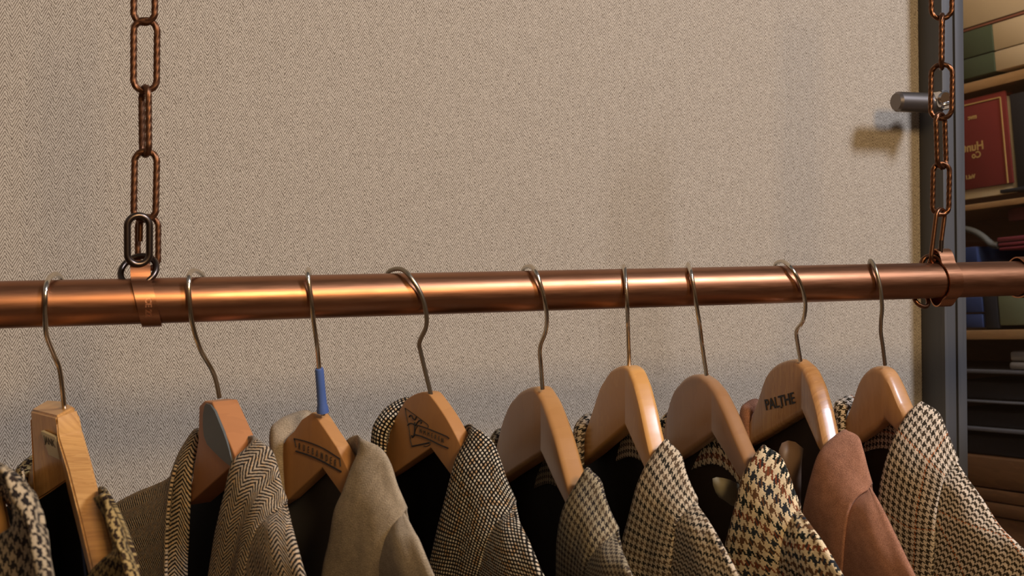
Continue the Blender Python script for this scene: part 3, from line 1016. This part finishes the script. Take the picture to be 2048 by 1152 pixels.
# near collar leaf: inner (fold) and outer pixels, row by row; first row is the silhouette over the shoulder
LEAF = {
    9: dict(inn=[(1846, 805), (1820, 830), (1796, 868), (1775, 925), (1762, 985), (1757, 1070), (1750, 1160), (1745, 1330)],
            mid=[(1888, 858), (1868, 882), (1843, 915), (1826, 962), (1818, 1025), (1815, 1095), (1812, 1170), (1810, 1335)],
            out=[(1915, 921), (1905, 938), (1890, 955), (1880, 985), (1872, 1035), (1868, 1100), (1866, 1175), (1864, 1340)]),
    8: dict(inn=[(1692, 861), (1662, 884), (1640, 912), (1624, 960), (1610, 1020), (1602, 1090), (1590, 1170), (1575, 1330)],
            mid=[(1722, 900), (1700, 925), (1678, 955), (1660, 1000), (1650, 1055), (1645, 1115), (1640, 1180), (1630, 1335)],
            out=[(1742, 968), (1736, 980), (1720, 990), (1702, 1012), (1692, 1060), (1687, 1120), (1684, 1185), (1680, 1340)]),
    7: dict(inn=[(1529, 893), (1504, 926), (1488, 956), (1474, 1010), (1459, 1070), (1448, 1120), (1438, 1170), (1420, 1330)],
            mid=[(1572, 945), (1552, 972), (1535, 1000), (1520, 1035), (1508, 1080), (1502, 1125), (1496, 1175), (1485, 1335)],
            out=[(1599, 1013), (1593, 1026), (1580, 1042), (1568, 1070), (1562, 1105), (1559, 1140), (1556, 1185), (1550, 1340)]),
    6: dict(inn=[(1334, 881.5), (1313, 905), (1292, 936), (1274, 980), (1260, 1037), (1247, 1090), (1238, 1160), (1225, 1330)],
            mid=[(1368, 946), (1350, 966), (1332, 985), (1315, 1020), (1304, 1065), (1297, 1110), (1290, 1170), (1280, 1335)],
            out=[(1393, 999), (1384, 1009), (1370, 1022), (1354, 1045), (1348, 1080), (1344, 1120), (1341, 1180), (1336, 1340)]),
    5: dict(inn=[(1177, 938), (1160, 963), (1143, 991), (1129, 1020), (1120, 1060), (1116, 1100), (1115, 1160), (1112, 1330)],
            mid=[(1207, 995), (1192, 1015), (1175, 1035), (1162, 1062), (1155, 1095), (1151, 1130), (1149, 1175), (1146, 1335)],
            out=[(1235, 1059), (1226, 1070), (1210, 1083), (1194, 1103), (1185, 1130), (1181, 1155), (1180, 1190), (1178, 1340)]),
    4: dict(inn=[(954, 857), (935, 882), (914, 920), (900, 972), (883, 1035), (869, 1100), (856, 1160), (840, 1330)],
            mid=[(998, 925), (978, 948), (958, 975), (942, 1015), (928, 1060), (918, 1110), (908, 1170), (895, 1335)],
            out=[(1029, 1004), (1022, 1017), (1005, 1033), (984, 1060), (970, 1097), (961, 1135), (956, 1180), (950, 1340)]),
    3: dict(inn=[(728, 880), (717, 910), (704, 938), (687, 985), (672, 1022), (660, 1085), (645, 1150), (628, 1330)],
            mid=[(778, 930), (763, 958), (746, 985), (730, 1020), (718, 1065), (709, 1110), (700, 1170), (688, 1335)],
            out=[(812, 1018), (804, 1034), (792, 1050), (778, 1078), (768, 1112), (763, 1145), (758, 1190), (750, 1340)]),
    2: dict(inn=[(518, 880), (494, 900), (466, 928), (451, 985), (438, 1045), (428, 1095), (418, 1155), (400, 1330)],
            mid=[(553, 940), (536, 958), (515, 978), (496, 1012), (480, 1055), (470, 1105), (460, 1165), (446, 1335)],
            out=[(572, 1002), (562, 1016), (545, 1027), (525, 1043), (509, 1070), (499, 1108), (490, 1165), (482, 1340)]),
    1: dict(inn=[(203, 980), (216, 1045), (229, 1098), (206, 1122), (183, 1148), (168, 1185), (160, 1240), (150, 1330)],
            mid=[(209, 981), (232, 1036), (250, 1090), (243, 1140), (225, 1180), (214, 1215), (206, 1270), (200, 1340)],
            out=[(216, 988), (247, 1045), (265, 1100), (277, 1155), (284, 1205), (284, 1260), (280, 1300), (275, 1345)]),
    0: dict(inn=[(-20, 935), (18, 982), (31, 1028), (24, 1058), (2, 1074), (-22, 1110), (-40, 1180), (-60, 1330)],
            mid=[(2, 930), (46, 965), (62, 1012), (66, 1068), (54, 1118), (35, 1165), (15, 1210), (0, 1335)],
            out=[(14, 936), (66, 984), (82, 1022), (91, 1078), (97, 1150), (99, 1200), (98, 1260), (95, 1340)]),
}
SHO = {
    9: [(1911, 925), (1935, 961), (1965, 1003), (1998, 1054), (2047, 1103), (2110, 1180), (2150, 1300), (2170, 1480)],
    8: [(1737, 974), (1750, 995), (1766, 1025), (1790, 1075), (1826, 1150), (1870, 1235), (1895, 1330), (1905, 1480)],
    7: [(1594, 1018), (1606, 1034), (1624, 1058), (1645, 1088), (1681, 1149), (1735, 1240), (1765, 1330), (1775, 1480)],
    6: [(1388, 1005), (1400, 1022), (1415, 1044), (1433, 1075), (1473, 1149), (1525, 1240), (1555, 1330), (1565, 1480)],
    5: [(1228, 1066), (1233, 1087), (1240, 1102), (1247, 1118), (1261, 1152), (1300, 1240), (1325, 1330), (1335, 1480)],
    4: [(1022, 1012), (1033, 1038), (1043, 1058), (1057, 1088), (1083, 1152), (1125, 1240), (1150, 1330), (1160, 1480)],
    3: [(806, 1026), (816, 1045), (826, 1065), (838, 1088), (864, 1152), (905, 1240), (930, 1330), (940, 1480)],
    2: [(564, 1008), (573, 1033), (580, 1055), (588, 1083), (607, 1152), (640, 1240), (660, 1330), (668, 1480)],
    1: [(262, 1110), (274, 1150), (286, 1185), (292, 1220), (300, 1270), (310, 1310), (318, 1360), (322, 1480)],
    0: [(88, 1060), (96, 1100), (101, 1140), (106, 1180), (112, 1240), (120, 1290), (128, 1350), (132, 1480)],
}
FAR = {
    9: dict(inn=[(1715, 805), (1700, 811), (1690, 828), (1688, 860), (1690, 1000), (1692, 1152)],
            out=[(1705, 792), (1682, 799), (1671, 812), (1672, 850), (1674, 1000), (1678, 1152)]),
    8: dict(inn=[(1520, 811), (1507, 821), (1500, 836), (1498, 880), (1500, 1000), (1502, 1152)],
            out=[(1514, 800), (1494, 807), (1483, 824), (1482, 880), (1484, 1000), (1486, 1152)]),
    7: dict(inn=[(1345, 836), (1338, 846), (1335, 865), (1335, 920), (1336, 1000), (1338, 1152)],
            out=[(1340, 826), (1327, 836), (1320, 852), (1321, 910), (1322, 1000), (1324, 1152)]),
    6: dict(inn=[(1188, 840), (1175, 850), (1167, 868), (1165, 920), (1166, 1000), (1168, 1152)],
            out=[(1180, 828), (1160, 841), (1150, 862), (1150, 920), (1151, 1000), (1153, 1152)]),
    5: dict(inn=[(1006, 870), (999, 882), (995, 900), (998, 950), (1000, 1050), (1003, 1152)],
            out=[(1001, 859), (987, 870), (982, 888), (984, 940), (987, 1050), (990, 1152)]),
    4: dict(inn=[(826, 815), (797, 832), (778, 856), (770, 885), (772, 980), (780, 1152)],
            out=[(816, 797), (781, 811), (757, 838), (746, 875), (748, 980), (756, 1152)]),
    3: dict(inn=[(622, 852), (594, 858), (572, 873), (563, 892), (565, 960), (575, 1152)],
            out=[(617, 824), (584, 830), (558, 844), (543, 866), (545, 940), (556, 1152)]),
    2: dict(inn=[(402, 868), (390, 900), (381, 940), (377, 1006), (374, 1080), (371, 1152)],
            out=[(394, 858), (368, 891), (350, 932), (339, 978), (329, 1038), (316, 1140)]),
    1: dict(inn=[(78, 925), (66, 937), (60, 955), (60, 1010), (63, 1080), (66, 1152)],
            out=[(72, 912), (50, 924), (34, 945), (30, 990), (30, 1070), (34, 1152)]),
}
LIN = {0: M_lin_black, 1: M_lin_black, 2: M_lin_black, 3: M_lin_taupe, 4: M_lin_black, 5: M_lin_dkbrown, 6: M_lin_dkbrown,
       7: M_lin_brown, 8: M_lin_brown, 9: M_lin_brown}
inY = [0.0, 0.002, 0.004, 0.006, 0.012, 0.02, 0.028, 0.04]
outY = [-0.045, -0.048, -0.048, -0.045, -0.042, -0.038, -0.032, -0.02]
shY = [-0.040, -0.058, -0.072, -0.088, -0.110, -0.130, -0.140, -0.140]


def jacket(k):
    h = HG.get(k)
    Yc = h['Yc']-0.012 if h else YR-0.205
    if k == 1: Yc = YR-0.176
    base = h['A'] if h else P(-40, 950, YR)
    root = empty('suit_jacket', tuple(base-EZ*0.05)); tag(root, JL[k], 'jacket')
    cloth = CLOTH[k]; L = LEAF[k]
    rows = []
    for i in range(8):
        ad = ([0.088, 0.052, 0.014]+[0]*5)[i] if k < 2 else 0
        a = P(*L['inn'][i], Yc+inY[i]+ad); m = P(*L['mid'][i], Yc+(inY[i]+outY[i])/2-0.004+ad); o = P(*L['out'][i], Yc+outY[i]+ad)
        roll = [a+Vector((0.011, 0.010, -0.022)), a+Vector((0.0055, 0.0060, -0.0035))]
        if k in (1, 0): roll = [a+Vector((0.006, 0.012, -0.022)), a+Vector((0.002, 0.0060, -0.0035))]
        if i == 0 and k not in (0, 1):
            roll = [a+Vector((0.008, 0.008, -0.022)), a+Vector((0.003, 0.004, -0.0035))]
        if i == 0 and k in (2, 3, 4):
            x0, y0 = L['inn'][0]
            roll = [P(x0-30, y0+6, Yc+0.050), P(x0-14, y0-5, Yc+0.034)]
        q = (a*0.5+m*0.5)+Vector((-0.0012, -0.0012, 0.0006))
        if i == 0 and k > 1:
            a = P(L['inn'][0][0]-3, L['inn'][0][1]+3, Yc+inY[0])
            q = P((L['inn'][0][0]+L['mid'][0][0])/2+5, (L['inn'][0][1]+L['mid'][0][1])/2-5, Yc+(inY[0]*0.75+outY[0]*0.25)-0.002)
        rows.append(roll+[a, q, m, (m*0.5+o*0.5)+Vector((-0.001, -0.001, 0)), o])
    # silhouette row rolls over to the back
    r0 = rows[0]; d = ray(*L['mid'][0]).normalized()
    back1 = [p+d*0.009+Vector((0, 0, -0.0035)) for p in r0]
    back2 = [p+d*0.022+Vector((0.004, 0, -0.022)) for p in r0]
    rows = [back2, back1]+rows
    grid_mesh('collar', rows, cloth, root, 6, 5, 0.0028, 0.0012, k, uvo=(k*0.013, 0))
    # shoulder, chest front and sleeve top under the collar
    rows = []
    oi = [0, 1, 2, 3, 4, 5, 6, 7]
    for j in range(8):
        s = P(*SHO[k][j], Yc+shY[j])
        ox, oy = L['out'][oi[j]]
        sh = -10 if j else -8
        inner = P(ox+sh, oy+4, Yc+outY[oi[j]]+0.009)
        inner2 = P(ox-26, oy+6, Yc+outY[oi[j]]+0.024)
        mid = (s*0.5+inner*0.5)
        bul = min(0.006, (s-inner).length*0.16)
        dd = ray(*SHO[k][j]).normalized()
        q1 = s*0.8+inner*0.2+Vector((-0.5, -0.35, 0.3))*bul*0.7
        q2 = mid+Vector((-0.75, -0.5, 0.15))*bul
        b1 = s+dd*0.010+Vector((0, 0, -0.005)); b2 = s+dd*0.025+Vector((0.004, 0, -0.028))
        rows.append([b2, b1, s, q1, q2, inner, inner2])
    grid_mesh('shoulder', rows, cloth, root, 6, 5, 0.0028, 0.0012, k+20, uvo=(k*0.017, 0))
    # inside back of the jacket: lining sheet behind the hanger, outer back cloth right behind it
    A = h['A'] if h else base
    psf, psn = (h['psf'], h['psn']) if h else (0.1, 0.1)
    T = h['T'] if h else 0.02
    uc = h['uc'] if h else 0.1
    ps = (psf+psn)/2
    bk = Vector((cos(ps), sin(ps), 0))
    rnd = random.Random(k)
    for nm, off, mt in (('lining', (T+0.006 if k != 1 else 0.004), LIN[k]), ('back_panel', (T+0.012 if k != 1 else 0.010), cloth)):
        rows = []
        for zi, z in enumerate((-0.004, -0.02, -0.045, -0.08, -0.13, -0.2, -0.34, -0.5)):
            row = []
            ue = uc-0.03 if k not in (0, 1) else 0.015
            for u in (-0.27, -0.17, -0.11, -0.06, -0.03, 0.0, ue*0.33, ue*0.6, ue*0.85, ue):
                pp = psf if u < 0 else psn
                topz = (-0.36*abs(u)+0.012) if (u < 0 and k == 2) else (-0.44*abs(u)+0.010 if u < 0 else -1.0*u+0.006)
                w = min(1, zi/3)
                fold = 0.0022*sin(u*95+k*1.7+zi*0.35)*w
                bow = 0.012*max(-0.3, 1-(u/0.15)**2)*w
                pt = A+udir(pp)*u+bk*(off+fold+bow-0.004)
                pt.z = A.z+topz+z
                row.append(pt)
            rows.append(row)
        if nm == 'back_panel':
            rows = [[p for p in r] for r in rows]
        grid_mesh(nm, rows, mt, root, 3, 3, 0.0015, 0.0006, k+40)
    # far side of the collar and far front
    if k in FAR:
        Fk = FAR[k]; y0 = min(YR+0.17, max(YR+0.06, onplane(Fk['inn'][0], A, psf).y+T*0.6+0.012))-YR if k != 1 else 0.085
        fy = [y0, y0, y0-0.002, y0-0.004, y0-0.006, y0-0.01, y0-0.012]
        Fk = dict(inn=Fk['inn']+[(Fk['inn'][-1][0]-1, 1330)], out=Fk['out']+[(Fk['out'][-1][0]-4, 1330)])
        rows = []
        for i in range(7):
            wide = 0.012 if k != 2 else 0.022
            a = P(*Fk['inn'][i], YR+fy[i]); o = P(*Fk['out'][i], YR+fy[i]+wide)
            dd = ray(*Fk['out'][i]).normalized()
            m = (a+o)/2+Vector((-0.002, -0.003, 0.001))
            o2 = o+dd*0.012+Vector((0.0, 0, -0.004)); o3 = o+dd*0.03+Vector((0.002, 0, -0.03))
            rows.append([a+dd*0.016+EZ*-0.012, a+dd*0.006+EZ*-0.001, a, m, o, o2, o3])
        r0 = rows[0]
        sd = Vector((cos(TH), -sin(TH), 0))
        rows = [[p+dd*0.045+sd*0.020-EZ*0.030 for p in r0], [p+dd*0.022+sd*0.008-EZ*0.006 for p in r0]]+rows
        grid_mesh('far_collar', rows, cloth, root, 5, 4, 0.0025, 0.0008, k+60, uvo=(0.003*k, 0.004))
        # far shoulder falling towards the wall
        if k == 2:
            rid = [(352, 932), (339, 961), (307, 977), (275, 990), (229, 1014), (190, 1040)]
            dep = [0.085, 0.10, 0.13, 0.155, 0.19, 0.215]
        else:
            o = Fk['out'][2]
            rid = [(o[0]+6+q*9, o[1]+10+q*7) for q in range(6)]
            dep = [0.09, 0.105, 0.12, 0.135, 0.15, 0.165]
        rows = []
        for (x, y), dY in zip(rid, dep):
            s = P(x, y, YR+dY); dd = ray(x, y).normalized()
            rows.append([s+dd*0.03+Vector((0, 0, -0.03)), s+dd*0.01+Vector((0, 0, -0.004)), s, s+Vector((-0.006, -0.004, -0.03)),
                         s+Vector((-0.008, -0.006, -0.09)), s+Vector((-0.008, -0.008, -0.2)), s+Vector((-0.008, -0.008, -0.4))])
        if k in (2, 4):
            grid_mesh('far_shoulder', rows, cloth, root, 4, 4, 0.0025, 0.0008, k+80, uvo=(0.02, 0.01))
        # inner neck band running behind the hanger
        n0 = P(*L['inn'][0], Yc+0.004)+Vector((0.004, 0.004, -0.006))
        f0 = A+udir(psf)*-0.075+bk*(T+0.006)+EZ*-0.014
        cpt = A+bk*(T+0.0015)+EZ*0.002
        c1 = A+udir(psn)*0.03+bk*(T+0.0015)+EZ*(-0.010); c2 = A+udir(psf)*-0.03+bk*(T+0.0015)+EZ*0.002
        line = [f0, c2, cpt, c1, A+udir(psn)*(uc*0.8)+bk*(T+0.003)+EZ*(-0.5*uc*0.8+0.004), n0]
        rows = []
        for w in (0.0, -0.018, -0.036):
            rows.append([p+EZ*w+bk*(0.001 if w else 0) for p in line])
        if k in (5, 6, 7, 9):
            grid_mesh('neck_band', rows, cloth, root, 4, 5, 0.002, 0.0003, k+90, uvo=(0.01, 0.02))
    return root


JR = {}
for k in range(10):
    JR[k] = jacket(k)


def patch(name, px, Y, mat, parent, thick=0.0012, curl=0.0, label=None):
    """small cloth piece: outline pixels on a plane at distance Y, slightly curled"""
    bm = bmesh.new()
    cx = sum(p[0] for p in px)/len(px); cy = sum(p[1] for p in px)/len(px)
    pts = []
    n = len(px)
    cc = bm.verts.new(P(cx, cy, Y-curl))
    ring1 = [bm.verts.new(P((x+cx)/2, (y+cy)/2, Y-curl*0.6)) for x, y in px]
    ring2 = [bm.verts.new(P(x, y, Y)) for x, y in px]
    for i in range(n):
        bm.faces.new((cc, ring1[i], ring1[(i+1) % n]))
        bm.faces.new((ring1[i], ring2[i], ring2[(i+1) % n], ring1[(i+1) % n]))
    o = from_bm(name, bm, mat, parent, True, 80)
    md = o.modifiers.new('t', 'SOLIDIFY'); md.thickness = thick; md.offset = 0
    if label: o['label'] = label
    return o


patch('cloth_tag', [(1425, 957), (1432, 954.5), (1445, 956), (1460, 960), (1476, 968), (1482, 976), (1482, 1000), (1478, 1016), (1462, 1010), (1450, 1001), (1438, 994), (1431, 984), (1426, 970)],
      HG[7]['Yc']+0.030, M_olive, JR[7], curl=0.004, label='folded olive cloth tag')
patch('inner_flap', [(1558, 900), (1564, 886), (1576, 881), (1590, 884), (1606, 897), (1602, 930), (1600, 1060), (1585, 1060), (1570, 940), (1556, 930)],
      HG[8]['Yc']+0.045, M_flap, JR[8], curl=0.005, label='tan satin inner pocket flap')

# ------------------------------------------------------------------ shelves beyond the glass
# front face of the shelving: its long axis runs away from the camera, tipped like the photo shows
e1 = Vector((-0.1318, 0.9854, -0.108)).normalized()        # along the shelves, away
e3 = Vector((1.0, 0.10, 0.0)); e3 = (e3-e1*e3.dot(e1)).normalized()   # into the shelves
e2 = e3.cross(e1).normalized()
if e2.z < 0: e2 = -e2
O3 = Vector((1.98, 2.05, ZC))


def st(px, py, depth=0.0):
    r = ray(px, py); c = Vector((0, 0, ZC)); o = O3+e3*depth
    Q = c+r*((o-c).dot(e3)/r.dot(e3))-o
    return Q.dot(e1), Q.dot(e2)


def slab(bm, s0, s1, t0, t1, d0, d1, bev=0.0):
    c = O3+e1*((s0+s1)/2)+e2*((t0+t1)/2)+e3*((d0+d1)/2)
    add_box(bm, c, e1, e2, e3, abs(s1-s0), abs(t1-t0), abs(d1-d0), bev)


def shelf_item(name, label, cat, x0, x1, y0, y1, mat, depth=0.2, d0=0.01, bev=0.002, group=None, parts=None):
    """box whose front face spans these pixels (measured at column 1990) on the shelving's front"""
    sa = st(x0, (y0+y1)/2, d0)[0]; sb = st(x1, (y0+y1)/2, d0)[0]
    t1 = st(1990, y0, d0)[1]; t0 = st(1990, y1, d0)[1]
    bm = bmesh.new(); slab(bm, sa, sb, t0, t1, d0, d0+depth, bev)
    o = from_bm(name, bm, mat)
    tag(o, label, cat, group)
    return o, (sa, sb, t0, t1, d0)


M_shelf = wood('pine_shelf', (0.36, 0.21, 0.09), (0.27, 0.15, 0.06), 0.45, 20, (1, 0.06, 1), 0.1, 4)
M_dkwood = wood('walnut', (0.19, 0.088, 0.034), (0.12, 0.055, 0.022), 0.4, 20, (1, 0.06, 1), 0.15, 4)
M_cream = plain_wool('cream_buckram', (0.42, 0.32, 0.20), (0.47, 0.37, 0.24), 80)
M_green = plain_wool('green_cloth_binding', (0.045, 0.058, 0.030), (0.055, 0.068, 0.037), 80)
M_red = plain_wool('red_cloth_binding', (0.13, 0.018, 0.014), (0.16, 0.024, 0.018), 80)
M_gold = new_mat('gold_foil', (0.55, 0.36, 0.12), 0.45, 0.3)[0]
M_pages = new_mat('page_edges', (0.55, 0.45, 0.28), 0.8)[0]
M_dark = new_mat('dark_cloth', (0.010, 0.010, 0.014), 0.8)[0]
M_navy = new_mat('navy_cloth', (0.012, 0.025, 0.085), 0.8)[0]
M_crim = new_mat('crimson_cloth', (0.16, 0.018, 0.028), 0.8)[0]
M_greycl = new_mat('grey_cloth', (0.10, 0.10, 0.09), 0.8)[0]
M_white = new_mat('white_cloth', (0.22, 0.21, 0.20), 0.8)[0]
M_sage = new_mat('sage_card', (0.17, 0.20, 0.12), 0.7)[0]
M_edge = new_mat('pale_shelf_edge', (0.12, 0.12, 0.13), 0.4)[0]

unit = empty('shelving_unit', tuple(O3-EZ*ZC))
tag(unit, 'wooden shelving unit with drawers seen through the glass door', 'shelves')
SL, SR = 0.75, -0.85          # extent along e1


def board(name, y0, y1, mat, d0=0.0, d1=0.34, label=None):
    t1 = st(1990, y0)[1]; t0 = st(1990, y1)[1]
    bm = bmesh.new(); slab(bm, SR, SL, t0, t1, d0, d1, 0.0015)
    o = from_bm(name, bm, mat, unit)
    if label: o['label'] = label
    return t0, t1


board('shelf', 152, 172, M_shelf)
board('shelf', 402, 414, M_shelf)
board('shelf', 660, 679, M_shelf)
board('shelf', 741, 748, M_edge, 0.01)
board('shelf', 804, 808, M_edge, 0.01)
board('shelf', 859, 866, M_edge, 0.01)
board('shelf', -150, -135, M_shelf)
bm = bmesh.new(); slab(bm, SR, SL, -1.7, 0.9, 0.34, 0.36)
from_bm('back_board', bm, M_dkwood, unit)
board('drawer', 917, 976, M_dkwood, 0.0)
board('drawer', 980, 1003, M_dkwood, 0.0)
board('drawer', 1006, 1032, M_dkwood, 0.0)
board('base', 1036, 1600, M_dkwood, 0.01)

o, _ = shelf_item('box_or_dark_block', 'large cream box on the top shelf, uppermost of the stack behind the glass', 'box', 1900, 2110, -60, 38, M_cream, 0.25, 0.005)
shelf_item('ledger', 'thin dark red bound book between the cream box and the green book', 'book', 1900, 2110, 39.5, 45, new_mat('rust_cloth', (0.20, 0.07, 0.04), 0.8)[0], 0.25, 0.008)
for (ya, yb, lab, g0) in ((46.5, 101, 'green and cream half-bound book under the large cream box', 1984),
                         (103, 143, 'green and cream half-bound book lying directly on the pine shelf', 1988)):
    sa, sb = st(1900, (ya+yb)/2, 0.008)[0], st(2110, (ya+yb)/2, 0.008)[0]
    sm = st(g0, (ya+yb)/2, 0.008)[0]
    t1, t0 = st(1990, ya, 0.008)[1], st(1990, yb, 0.008)[1]
    bk = empty('bound_book', tuple(O3+e1*sm+e2*t0)); tag(bk, lab, 'book')
    bm = bmesh.new(); slab(bm, sa, sm, t0, t1, 0.006, 0.26, 0.002); from_bm('spine', bm, M_green, bk)['label'] = 'green cloth spine'
    bm = bmesh.new(); slab(bm, sm, sb, t0, t1, 0.009, 0.26, 0.002); from_bm('cover', bm, M_cream, bk)['label'] = 'cream cover'

# red book, cover facing out
sa, sb = st(1890, 290, 0.012)[0], st(2019, 290, 0.012)[0]
t1, t0 = st(1990, 186, 0.012)[1], st(1990, 371, 0.012)[1]
book = empty('hardback_book', tuple(O3+e1*sa+e2*t0)); tag(book, 'red hardback book with gold frame and lettering standing behind the glass', 'book')
bm = bmesh.new(); slab(bm, sa, sb, t0, t1, 0.010, 0.016, 0.0015); fr = from_bm('front_cover', bm, M_red, book)
tb = st(1990, 390, 0.012)[1]
bm = bmesh.new(); slab(bm, sa, sb+0.006, tb, t1-0.01, 0.017, 0.034, 0.001); from_bm('pages', bm, M_pages, book)
bm = bmesh.new(); slab(bm, sa, sb, tb, t1, 0.035, 0.040, 0.0015); from_bm('back_cover', bm, M_red, book)
gs = st(2009, 290, 0.012)[0]; gt = st(1990, 197, 0.012)[1]
bm = bmesh.new()
slab(bm, gs-0.0015, gs+0.0015, t0+0.001, gt, 0.0085, 0.0100); slab(bm, gs, sa-0.01, gt-0.0015, gt+0.0015, 0.0085, 0.0100)
from_bm('gold_border', bm, M_gold, fr, smooth=False)


def shelf_text(s, px, py, size, parent):
    a = st(px, py, 0.0)
    org = O3+e1*a[0]+e2*a[1]+e3*0.0092
    # the photo shows the lettering reversed
    me = text_mesh(s, size, 0.0002, 0.0006)
    # reading direction from near (right) to far (left)
    for v in me.vertices:
        v.co = org+e1*v.co.x+e2*v.co.y-e3*v.co.z
    return link('gold_lettering', me, M_gold, parent, False)


shelf_text('Hunt', 1940, 294, 0.030, fr)
shelf_text('Co', 1946, 310, 0.022, fr)
shelf_text('mvc', 1938, 234, 0.016, fr)
shelf_text('Vol.1', 1934, 354, 0.014, fr)

shelf_item('dark_ribbon', 'small black strap lying on the shelf below the red book', 'strap', 1998, 2060, 381, 388, M_dark, 0.03, 0.004)
shelf_item('folded_garment', 'dark red folded garment high on the middle shelf', 'garment', 2013, 2090, 420, 446, new_mat('dark_red', (0.075, 0.008, 0.008), 0.8)[0], 0.2, 0.02, 0.005)
for i, (ya, yb) in enumerate(((476, 485), (487, 494), (496, 502))):
    shelf_item('folded_garment', ['crimson folded garment, topmost of the three in the stack', 'crimson folded garment, middle one of the three in the stack',
                                  'crimson folded garment, lowest of the three in the stack'][i], 'garment', 1992+i*2, 2090, ya, yb, M_crim, 0.2, 0.012, 0.003, 'crimson folded garments')
shelf_item('folded_garment', 'blue folded garment beside the grey scarf on the middle shelf', 'garment', 1900, 1952, 489, 524, M_navy, 0.2, 0.01, 0.005)
bm = bmesh.new()
for off in (0, 10):
    pts = []
    for (x, y) in ((1915, 456), (1940, 462+off*0.3), (1960, 474+off*0.5), (1975, 488+off*0.3), (1990, 491)):
        a = st(x, y, 0.01); pts.append(O3+e1*a[0]+e2*a[1]+e3*(0.02+off*0.001))
    add_tube(bm, catmull(pts, 6), 0.008, 12)
tag(from_bm('scarf', bm, M_greycl), 'grey scarf draped between the dark garments and the crimson stack', 'scarf')
shelf_item('folded_garment', 'blue boxed garment with a white button just under the rail', 'garment', 1900, 1963, 592, 624, M_navy, 0.2, 0.01, 0.004)
shelf_item('folded_garment', 'blue boxed garment with a white button, lower of the two', 'garment', 1900, 1964, 627, 655, M_navy, 0.2, 0.01, 0.004)
shelf_item('card_box', 'sage green card box under the rail at the right edge of the photo', 'box', 1995, 2100, 560, 651, M_sage, 0.15, 0.012, 0.003)
shelf_item('dark_box', 'black box between the blue garments and the sage green box', 'box', 1966, 1993, 560, 657, M_dark, 0.15, 0.012, 0.003)
shelf_item('folded_shirt', 'white folded cloth on the shelf above the black garments', 'garment', 2018, 2090, 702, 722, M_white, 0.15, 0.02, 0.006)
shelf_item('folded_shirt', 'white folded cloth lying under the other white one', 'garment', 2016, 2090, 724, 738, M_white, 0.15, 0.015, 0.006)
for (ya, yb, lab, m) in ((764, 800, 'black folded garment under the first pale shelf edge', M_dark), (822, 856, 'black folded garment under the second pale shelf edge', M_dark),
                         (872, 912, 'black folded garment directly above the brown drawers', M_dark)):
    shelf_item('folded_garment', lab, 'garment', 1900, 2100, ya, yb, m, 0.2, 0.03, 0.008)

shelf_item('box_or_dark_block', 'black block added for the darkness to the right of the red book', 'box', 2026, 2100, 196, 392, M_dark, 0.15, 0.012, 0.003)  # black block added to darken the gap beside the book, not a real box
